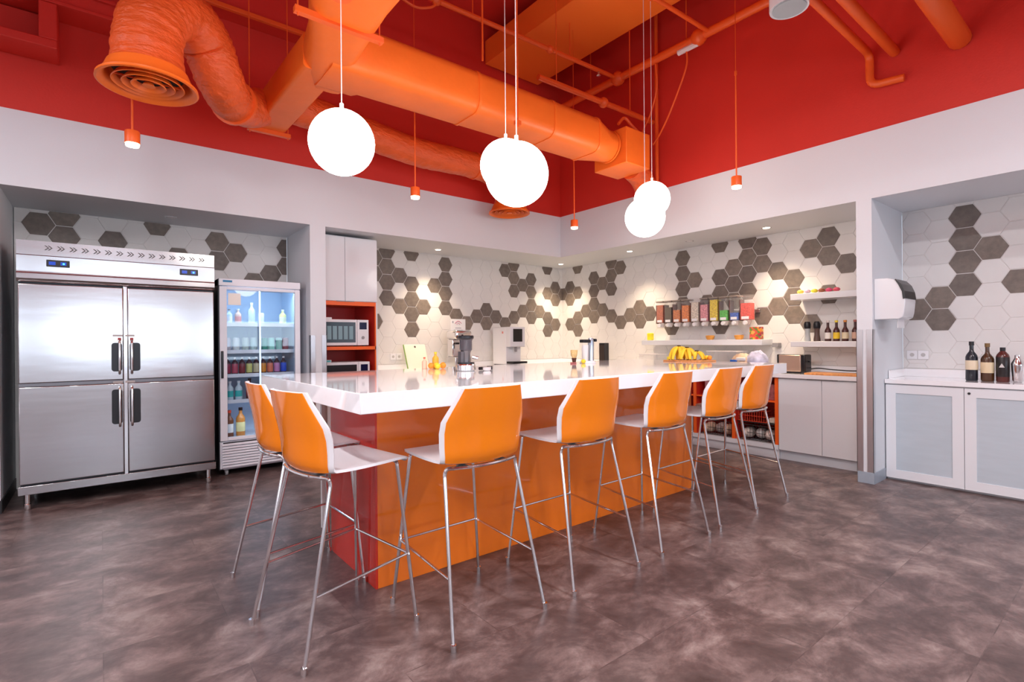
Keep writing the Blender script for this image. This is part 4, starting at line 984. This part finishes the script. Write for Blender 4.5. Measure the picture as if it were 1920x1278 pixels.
# ------------------------------------------------------------------ lights hanging over the island
def globe(label, c, dia, cordtop=ZC):
    t = thing('globe_pendant', label, 'pendant light', c, 0, 'white globe pendants over the island')
    MB().ball((0, 0, 0), dia / 2, 40).build('globe', 'globe', t, smooth=True, angle=80)
    MB().cyl((0, 0, dia / 2 - .006), .011, .045, 12).build('fitter', 'stool_white', t, smooth=True)
    MB().cyl((0, 0, dia / 2 + .03), .003, cordtop - c[2] - dia / 2 - .03, 8).build('cord', cm('white_cord', (.85, .75, .75), .5), t)
    MB().lathe([(.06, cordtop - c[2] - .025), (.06, cordtop - c[2])], n=20).build('ceiling_canopy', 'pipe', t)
    return t
DG = .35
globe('nearest white globe pendant, alone at the left over the island', (1.04, 2.79, 2.375), DG, 3.199)
globe('white globe pendant half hidden behind the larger one near the picture centre', (2.17, 2.78, 2.48), DG)
globe('large white globe pendant in front of the pair near the picture centre', (1.80, 2.21, 2.20), DG)
globe('lower white globe pendant of the right hand pair over the island', (3.80, 2.86, 2.375), DG)
globe('higher and farther white globe pendant of the right hand pair', (4.30, 3.15, 2.68), DG, 4.899)

def can_pendant(label, loc, top=ZC):
    t = thing('can_pendant', label, 'pendant light', loc, 0, 'small orange can pendants')
    MB().lathe([(.043, .018), (.043, .095), (.040, .10)], n=20).build('lamp_can', 'pipe', t, smooth=True)
    MB().lathe([(.037, .0), (.040, .0175)], n=20).build('lens', 'warm_lens', t, smooth=True)
    MB().cyl((0, 0, .10), .0065, .88, 8).lathe([(.011, .975), (.011, 1.01)], n=10).build('stem', 'pipe', t, smooth=True)
    MB().cyl((0, 0, 1.01), .003, top - loc[2] - 1.01, 6).build('hanger_rod', 'pipe', t)
    return t
cans = [((.172, 4.25, 2.595), 'small orange can pendant at the far left over the fridge'), ((2.262, 4.25, 2.595), 'small orange can pendant between the left globe and the central pair'),
        ((4.322, 4.25, 2.585), 'small orange can pendant in the far corner right of the small ceiling diffuser'), ((4.30, 2.277, 2.585), 'small orange can pendant at the right in front of the red wall')]
for l, lab in cans: can_pendant(lab, l, 4.899 if l[0] > 4 else ZC)

# recessed downlights in the soffit
for i, (x, y, lab, lit) in enumerate(((3.525, 6.0, 'round recessed downlight over the leaning cutting board', 1), (5.77, 5.98, 'round recessed downlight in the kitchen corner', 1), (5.72, 4.565, 'round recessed downlight over the right worktop near the corner', 1), (5.755, 2.71, 'round recessed downlight over the toaster end of the right worktop', 1), (.537, 5.97, 'unlit round recessed downlight over the fridge alcove', 0), (5.74, 3.65, 'unlit round recessed downlight above the cereal dispensers', 0))):
    t = thing('downlight', lab, 'downlight', (x, y, ZS), 0, 'recessed downlights in the soffit')
    MB().lathe([(.036, -.001), (.050, -.004), (.052, -.0005)], n=24).build('trim_ring', 'white_gloss', t, smooth=True)
    MB().cyl((0, 0, -.0035), .036, .002, 24).build('lens', 'down_lens' if lit else 'paper', t)

# cylinder speaker with a grey grille at the top right
sp = thing('ceiling_speaker', 'white round ceiling speaker with grey grille at the top right', 'speaker', (3.85, 1.64, 3.63))
MB().lathe([(.118, .004), (.125, 0), (.128, .01), (.128, .22), (.12, .23)], n=32).build('housing', 'white_gloss', sp, smooth=True)
MB().cyl((0, 0, -.003), .108, .006, 32).build('grille', 'gray_mesh', sp)
MB().cyl((0, 0, .23), .008, ZC - 3.86, 8).build('stem', 'white_gloss', sp)

# ------------------------------------------------------------------ ducts
def loft(sections):   # list of lists of 3D points, same count
    mb = MB(); n = len(sections[0]); vs = [p for s_ in sections for p in s_]; fs = []
    for i in range(len(sections) - 1):
        for j in range(n):
            a, b_ = i * n + j, i * n + (j + 1) % n; fs.append((a, b_, b_ + n, a + n))
    fs.append(list(range(n))[::-1]); fs.append([(len(sections) - 1) * n + j for j in range(n)])
    return mb.add(vs, fs)
DYc, DZc = 3.70, 3.36; DW, DH = .43, .35
OD = (1.2, 3.7, 3.2)
duct = thing('air_duct', 'large orange painted air duct running along the room with an elbow and branch', 'duct', OD)
sec = lambda x, w_, h, r, y=DYc, z=DZc: [(x, y + p[0], z + p[1]) for p in rrect(w_, h, r)]
main = loft([sec(1.25, DW + .02, DH + .02, .07), sec(1.52, DW + .02, DH + .02, .07), sec(1.56, DW, DH, .09), sec(3.93, DW, DH, .09), sec(4.16, .34, .34, .165), sec(4.27, .32, .32, .158)])
P(main, 'main_run', 'orange_duct', duct, OD, smooth=True, angle=40)
for x in (2.45, 3.30, 3.91):
    P(loft([sec(x, DW + .012, DH + .012, .094), sec(x + .025, DW + .012, DH + .012, .094)]), 'seam_band', 'orange_duct', duct, OD, smooth=True)
P(MB().lathe([(.168, 0), (.168, .02)], (4.275, DYc, DZc), 28, 0, 'x'), 'collar', 'orange_duct', duct, OD, smooth=True)
# trunk coming from over the camera, curving into the run
ysec = lambda y, x0, x1, z0, z1, r=.05: [((x0 + x1) / 2 + p[0], y, (z0 + z1) / 2 + p[1]) for p in rrect(x1 - x0, z1 - z0, r)]
P(loft([ysec(-4.5, .92, 1.36, 3.20, 3.46, .09), ysec(2.9, .93, 1.37, 3.20, 3.46, .09), ysec(3.15, .98, 1.39, 3.20, 3.46, .09), ysec(3.45, 1.07, 1.42, 3.19, 3.47, .10), ysec(3.75, 1.12, 1.48, 3.18, 3.49, .12), ysec(3.95, 1.20, 1.52, 3.19, 3.50, .12)]), 'trunk', 'orange_duct', duct, OD, smooth=True)
P(loft([ysec(3.7, 1.11, 1.36, 3.20, 3.45, .03), ysec(4.98, 1.08, 1.34, 3.20, 3.45, .03)]), 'branch', 'orange_duct', duct, OD, smooth=True)
# box at the far end of the run
P(MB().box(4.32, 4.72, 3.48, 3.93, 3.15, 3.53), 'end_box', 'orange_duct', duct, OD, bevel=.008)
P(MB().tube(smoothpath([(4.75, 3.75, 3.24), (4.95, 3.78, 3.18), (5.10, 3.80, 3.05), (5.20, 3.82, 2.98)], 8), .13, 20), 'outlet_spigot', 'orange_flex', duct, OD, smooth=True)
# trapeze hangers
def hanger(label, x0, x1, y, z):
    t = thing('duct_hanger', label, 'hanger', ((x0 + x1) / 2, y, z), 0, 'duct hangers')
    o = ((x0 + x1) / 2, y, z)
    P(MB().box(x0, x1, y - .02, y + .02, z - .035, z), 'strut', 'pipe', t, o)
    for x in (x0 + .02, x1 - .02): P(MB().cyl((x, y, z - .05), .005, ZC - z + .05, 6), 'rod', 'pipe', t, o)
hanger('orange strut hanger under the big duct near the top left', .88, 1.42, 3.09, 3.218)
hanger('orange strut hanger under the end of the branch duct near the left wall', 1.02, 1.38, 5.0, 3.199)
hanger('orange strut hanger under the main duct left of the central globes', 2.80, 2.85, 3.45, 3.182)

def flex(label, path, r, name='flexible_duct', straps=(), r0=None):
    pts = smoothpath(path, 14); t = thing(name, label, 'duct', tuple(path[0]), 0, 'flexible ducts')
    N = len(pts); rg = random.Random(5); rs = []
    for i in range(N): k = i / N; rs.append((r if not r0 else r0 + (r * .93 - r0) * min(1, k * 1.3)) * (1 + .012 * math.sin(i * 2.3) + rg.uniform(-.022, .022)))
    mb = MB().tube(pts, rs, 24)
    # wrinkles
    o = path[0]
    P(mb, 'hose', 'orange_flex', t, o, smooth=True, angle=70)
    for k in straps:
        i = int(k * (N - 2)); P(MB().tube([pts[i], pts[i] + (pts[i + 1] - pts[i]).normalized() * .03], r * 1.06, 24), 'strap', 'pipe', t, o, smooth=True)
flex('fat crinkled orange flexible duct looping down to the large round diffuser', [(.24, 3.87, 2.97), (.24, 3.87, 3.14), (.29, 3.90, 3.33), (.43, 4.0, 3.45), (.58, 4.13, 3.38), (.68, 4.25, 3.22), (.80, 4.48, 3.17), (.95, 4.68, 3.22), (1.08, 4.85, 3.32)], .165, straps=(.78,), r0=.19)
flex('long crinkled orange flexible duct behind the main duct ending at the small diffuser', [(1.34, 4.75, 3.36), (1.8, 4.85, 3.36), (2.6, 4.92, 3.30), (3.2, 4.95, 3.32), (3.62, 5.0, 3.32), (3.88, 5.06, 3.25), (4.01, 5.10, 3.10), (4.03, 5.10, 3.0)], .145, straps=(.15, .5, .72))

def diffuser(label, c, R):
    t = thing('ceiling_diffuser', label, 'diffuser', c, 0, 'round orange ceiling diffusers')
    MB().ring([(R, .006), (R + .003, .0), (R * .97, -.004), (R * .90, .008), (R * .84, .03), (R * .78, .07), (R * .74, .10), (R * .80, .10), (R * .86, .06), (R * .93, .03), (R, .016)], n=48).build('outer_ring', 'orange_duct', t, smooth=True)
    for k, (ro, z) in enumerate(((.72, .012), (.53, .009), (.35, .006))):
        r = R * ro
        mb = MB().ring([(r, z), (r - .004, z - .004), (r - .026, z + .030), (r - .022, z + .034)])
        mb.build('cone_ring', 'orange_duct', t, smooth=True, angle=60)
    MB().lathe([(.012, .006), (R * .13, .006), (R * .10, .02)], n=24).build('center_cap', 'orange_duct', t, smooth=True)
    MB().box(-R * .66, R * .66, -.004, .004, .032, .042).box(-.004, .004, -R * .66, R * .66, .032, .042).build('spider', 'pipe', t)
    MB().lathe([(R * .78, .101), (R * .70, .16), (R * .70, .22)], n=32).build('neck', 'orange_flex', t, smooth=True)
    MB().cyl((0, 0, .088), R * .72, .004, 32).build('damper', 'dark', t)
diffuser('large round orange ceiling diffuser over the fridge at the upper left', (.24, 3.87, 2.86), .262)
diffuser('small looking round orange diffuser under the central globes near the far corner', (4.03, 5.10, 2.885), .255)

# flat wide duct and beams up in the deck
tag(MB().box(3.95, 4.86, -4.5, 5.48, 4.90, 5.2).build('flat_duct', cm('bright_orange_duct', (.95, .20, .025), .4), bevel=.004), 'wide flat orange duct high under the ceiling running towards the left wall', 'duct')
tag(MB().box(-4.5, .32, 5.22, 5.498, 3.87, 4.0).box(-4.5, .32, 5.19, 5.22, 3.86, 3.885).box(-4.5, .32, 5.19, 5.22, 3.985, 4.01).build('wall_beam', 'red_wall', bevel=.003), 'long dark red beam fixed along the left wall above the fridge', 'beam')
bx_ = thing('cable_trough', 'dark red boxed trough with orange lip high on the left wall behind the trunk duct', 'trough', (1.2, 5.4, 4.32))
P(MB().box(.50, 1.95, 5.30, 5.498, 4.34, 4.80), 'body', 'red_wall', bx_, (1.2, 5.4, 4.32), bevel=.003)
P(MB().box(.50, 1.95, 5.26, 5.30, 4.32, 4.36), 'lip', 'pipe', bx_, (1.2, 5.4, 4.32), bevel=.003)
tag(MB().tube(smoothpath([(2.05, 4.30, 4.50), (2.14, 4.29, 4.42), (2.30, 4.28, 4.38), (2.44, 4.26, 4.42), (2.50, 4.25, 4.47)], 6), .012, 8).build('loose_cable', 'pipe', smooth=True), 'short sagging orange cable at the near end of the sprinkler pipe', 'cable')
tag(MB().box(-4.5, -.245, 5.20, 5.498, 3.52, 3.585).box(-.35, -.245, 5.20, 5.498, 3.585, 3.86).box(-4.5, -.35, 5.44, 5.498, 3.585, 3.86, 1).build('wall_duct', ['red_wall', 'red_wall'], bevel=.006), 'dark red duct frame high on the wall at the far left', 'duct')

def pipe(label, pts, r, grp='painted ceiling pipes', parts=()):
    o = tuple(pts[0]); t = thing('ceiling_pipe', label, 'pipe', o, 0, grp)
    P(MB().tube(rnd(pts, r * 2.5), r, 12), 'pipe_run', 'pipe', t, o, smooth=True)
    for kind, p in parts:
        if kind == 'joint': P(MB().ball(p, r * 1.9, 14), 'fitting', 'pipe', t, o, smooth=True)
        if kind == 'head': P(MB().lathe([(.018, -.05), (.028, -.045), (.012, -.035), (.012, 0)], p, 12), 'sprinkler_head', 'chrome_dull', t, o, smooth=True)
        if kind == 'rod': P(MB().cyl(p, .006, ZC - p[2], 6), 'hanger_rod', 'pipe', t, o)
    return t
pipe('thin orange sprinkler pipe crossing above the main duct towards the long pipe', [(2.3, 4.25, 4.5), (4.98, 4.15, 4.5)], .024, parts=(('joint', (2.5, 4.245, 4.5)), ('joint', (3.9, 4.19, 4.5)), ('rod', (2.9, 4.23, 4.5)), ('rod', (4.2, 4.18, 4.5)), ('head', (4.66, 4.16, 4.48))))
pipe('long orange pipe running towards the camera along the right wall', [(5.0, 5.1, 4.5), (5.0, -4.5, 4.5)], .045, parts=(('joint', (5.0, 4.15, 4.5)), ('rod', (5.0, 4.6, 4.5)), ('rod', (5.0, 3.2, 4.5)), ('joint', (5.0, 3.05, 4.5))))
pipe('thin orange pipe from the round fitting on the flat duct to the long pipe', [(4.0, 2.96, 4.5), (5.0, 2.93, 4.5)], .022, parts=(('joint', (4.05, 2.96, 4.5)),))
pipe('orange pipe low behind the long pipe ending at the right wall', [(3.45, 3.88, 3.93), (5.27, 3.84, 3.93)], .030, parts=(('rod', (3.7, 3.88, 3.93)), ('rod', (4.85, 3.85, 3.93)), ('joint', (4.4, 3.86, 3.93))))
pipe('bent orange conduit at the upper right that turns down and along the right wall', [(3.2, 1.57, 3.75), (5.25, 1.57, 3.75), (5.25, 1.57, 3.475), (5.27, 1.33, 3.46)], .032)
pipe('square edged orange pipe entering the right wall beside the bent conduit', [(3.2, 1.40, 3.71), (5.29, 1.40, 3.71)], .040)
pipe('thick orange pipe entering the right wall near the top right corner', [(3.0, .975, 3.62), (5.29, .975, 3.62)], .075)
tag(MB().tube(rnd([(2.46, 3.45, 5.35), (2.46, 3.45, 3.58)], .05), .008, 8).build('hanging_rod', 'pipe', smooth=True), 'thin orange rod dropping to the main duct left of the central globes', 'rod')
tag(MB().tube(smoothpath([(5.0, 3.6, 4.45), (5.05, 3.62, 4.2), (5.1, 3.75, 3.95), (5.12, 3.9, 3.75), (5.12, 3.95, 3.5)], 6), .010, 8).build('loose_cable', 'pipe', smooth=True), 'loose orange cable curving down from the long pipe in the corner', 'cable')
tag(MB().tube(smoothpath([(5.0, 3.20, 4.44), (5.02, 3.22, 4.25), (5.05, 3.42, 3.9), (5.1, 3.6, 3.7), (5.15, 3.75, 3.6)], 6), .010, 8).build('loose_cable', 'pipe', smooth=True), 'loose orange cable dropping from the white junction on the long pipe', 'cable')
tag(MB().tube([(5.0, 3.30, 4.44), (5.0, 3.06, 4.44)], .03, 10).build('cable_junction', 'stool_white', smooth=True), 'small white junction tube on the long orange pipe', 'junction')
tag(MB().tube([(5.18, 3.72, 5.35), (5.18, 3.72, 2.95)], .02, 10).build('ceiling_pipe', 'pipe', smooth=True), 'vertical orange pipe behind the right pair of globes', 'pipe', 'painted ceiling pipes')
tag(MB().tube(smoothpath([(4.36, 3.62, 3.60), (4.44, 3.60, 3.68), (4.52, 3.56, 3.60), (4.60, 3.50, 3.50)], 6), .016, 8).build('cable_whip', 'pipe', smooth=True), 'short orange cable bent over the end of the main duct', 'cable')

# ------------------------------------------------------------------ lamps and daylight
def area(name, loc, rot, sx, sy, power, col):
    l = bpy.data.lights.new(name, 'AREA'); l.shape = 'RECTANGLE'; l.size = sx; l.size_y = sy; l.energy = power; l.color = col
    o = bpy.data.objects.new(name, l); C.objects.link(o); o.location = loc; o.rotation_euler = rot; return o
def point(name, loc, power, col, r=.17):
    l = bpy.data.lights.new(name, 'POINT'); l.energy = power; l.color = col; l.shadow_soft_size = r
    o = bpy.data.objects.new(name, l); C.objects.link(o); o.location = loc; return o
def spot(name, loc, power, col, ang, blend=.6, r=.03):
    l = bpy.data.lights.new(name, 'SPOT'); l.energy = power; l.color = col; l.spot_size = math.radians(ang); l.spot_blend = blend; l.shadow_soft_size = r
    o = bpy.data.objects.new(name, l); C.objects.link(o); o.location = loc; return o
DAY = (.80, .89, 1.0)
for a0, a1 in BACK_WIN:
    area('daylight_rear', ((a0 + a1) / 2, YMIN - .12, 1.55), (PI / 2, 0, 0), a1 - a0 - .1, .75, 40, DAY)
for a0, a1 in SIDE_WIN:
    area('daylight_side', (XMIN - .12, (a0 + a1) / 2, 1.55), (PI / 2, 0, -PI / 2), a1 - a0 - .1, .75, 30, (1.0, .93, .92))
# unseen fill lamps added around and behind the camera to brighten the room
LL = [(-2.2, 3.2, 'near the left wall'), (-2.2, -.4, 'in the left rear of the room'), (-.35, 1.2, 'above and left of the camera'), (.2, -2.6, 'in the middle rear of the room'), (2.3, .7, 'above and right of the camera'), (3.6, -1.6, 'in the right rear of the room')]
for i, (x, y, wh) in enumerate(LL):
    t = thing('fill_lamp', 'added white fill lamp outside the frame, ' + wh, 'lamp', (x, y, 3.6), 0, 'added fill lamps around the camera')
    MB().box(-.08, .08, -.8, .8, .01, .08).build('housing', 'white_gloss', t)
    MB().box(-.07, .07, -.79, .79, 0, .01).build('lens', cm('fill_lens', (.9, .9, .9), .4, emit=(1, .97, .95), estr=6), t)
    MB().cyl((0, -.6, .08), .004, ZC - 3.68, 6).cyl((0, .6, .08), .004, ZC - 3.68, 6).build('fill_wires', 'wire', t)
    area('fill_light', (x, y, 3.595), (0, 0, 0), .14, 1.58, 62, (.97, .96, 1.0))  # added fill light under each unseen lamp
for c in ((1.04, 2.79, 2.375), (2.17, 2.78, 2.48), (1.80, 2.21, 2.20), (3.80, 2.86, 2.375), (4.30, 3.15, 2.68)):
    pass
for x, y in ((3.525, 6.0), (5.77, 5.98), (5.72, 4.565), (5.755, 2.71)):
    spot('downlight_beam', (x, y, ZS - .02), 95, (1.0, .79, .54), 106, 1.0, .06)
for (l, lab) in cans:
    spot('can_beam', (l[0], l[1], l[2] - .004), 14, (1.0, .78, .50), 80, .7, .035)
area('cooler_led_light', (1.26, 5.675, 1.82), (math.radians(-25), 0, 0), .55, .04, 3.0, (.62, .82, 1.0))
area('cooler_led_light', (1.26, 5.675, .66), (math.radians(-20), 0, 0), .5, .03, 1.0, (.72, .84, 1.0))

wld = bpy.data.worlds.new('world'); SC.world = wld; wld.use_nodes = True
bgn = wld.node_tree.nodes['Background']; bgn.inputs[0].default_value = (.75, .86, 1.0, 1); bgn.inputs[1].default_value = 1.2

# ------------------------------------------------------------------ camera
cam = bpy.data.cameras.new('camera'); co = bpy.data.objects.new('camera', cam); C.objects.link(co)
cam.sensor_width = 36; cam.sensor_fit = 'HORIZONTAL'; cam.lens = 36 * 969 / 1920; cam.clip_start = .05
cam.shift_y = 0.0004
co.location = (0, 0, 1.28)
co.rotation_euler = (Matrix.Rotation(-math.radians(38.5), 4, 'Z') @ Matrix.Rotation(PI / 2, 4, 'X') @ Matrix.Rotation(-0.0080, 4, 'Z')).to_euler()
SC.camera = co

vs_ = SC.view_settings
vs_.view_transform = 'Standard'; vs_.look = 'None'; vs_.gamma = 1.0; vs_.use_curve_mapping = False; vs_.exposure = 0.22
SC.cycles.max_bounces = 8; SC.cycles.diffuse_bounces = 5; SC.cycles.glossy_bounces = 5; SC.cycles.transparent_max_bounces = 12
SC.cycles.caustics_reflective = False; SC.cycles.caustics_refractive = False
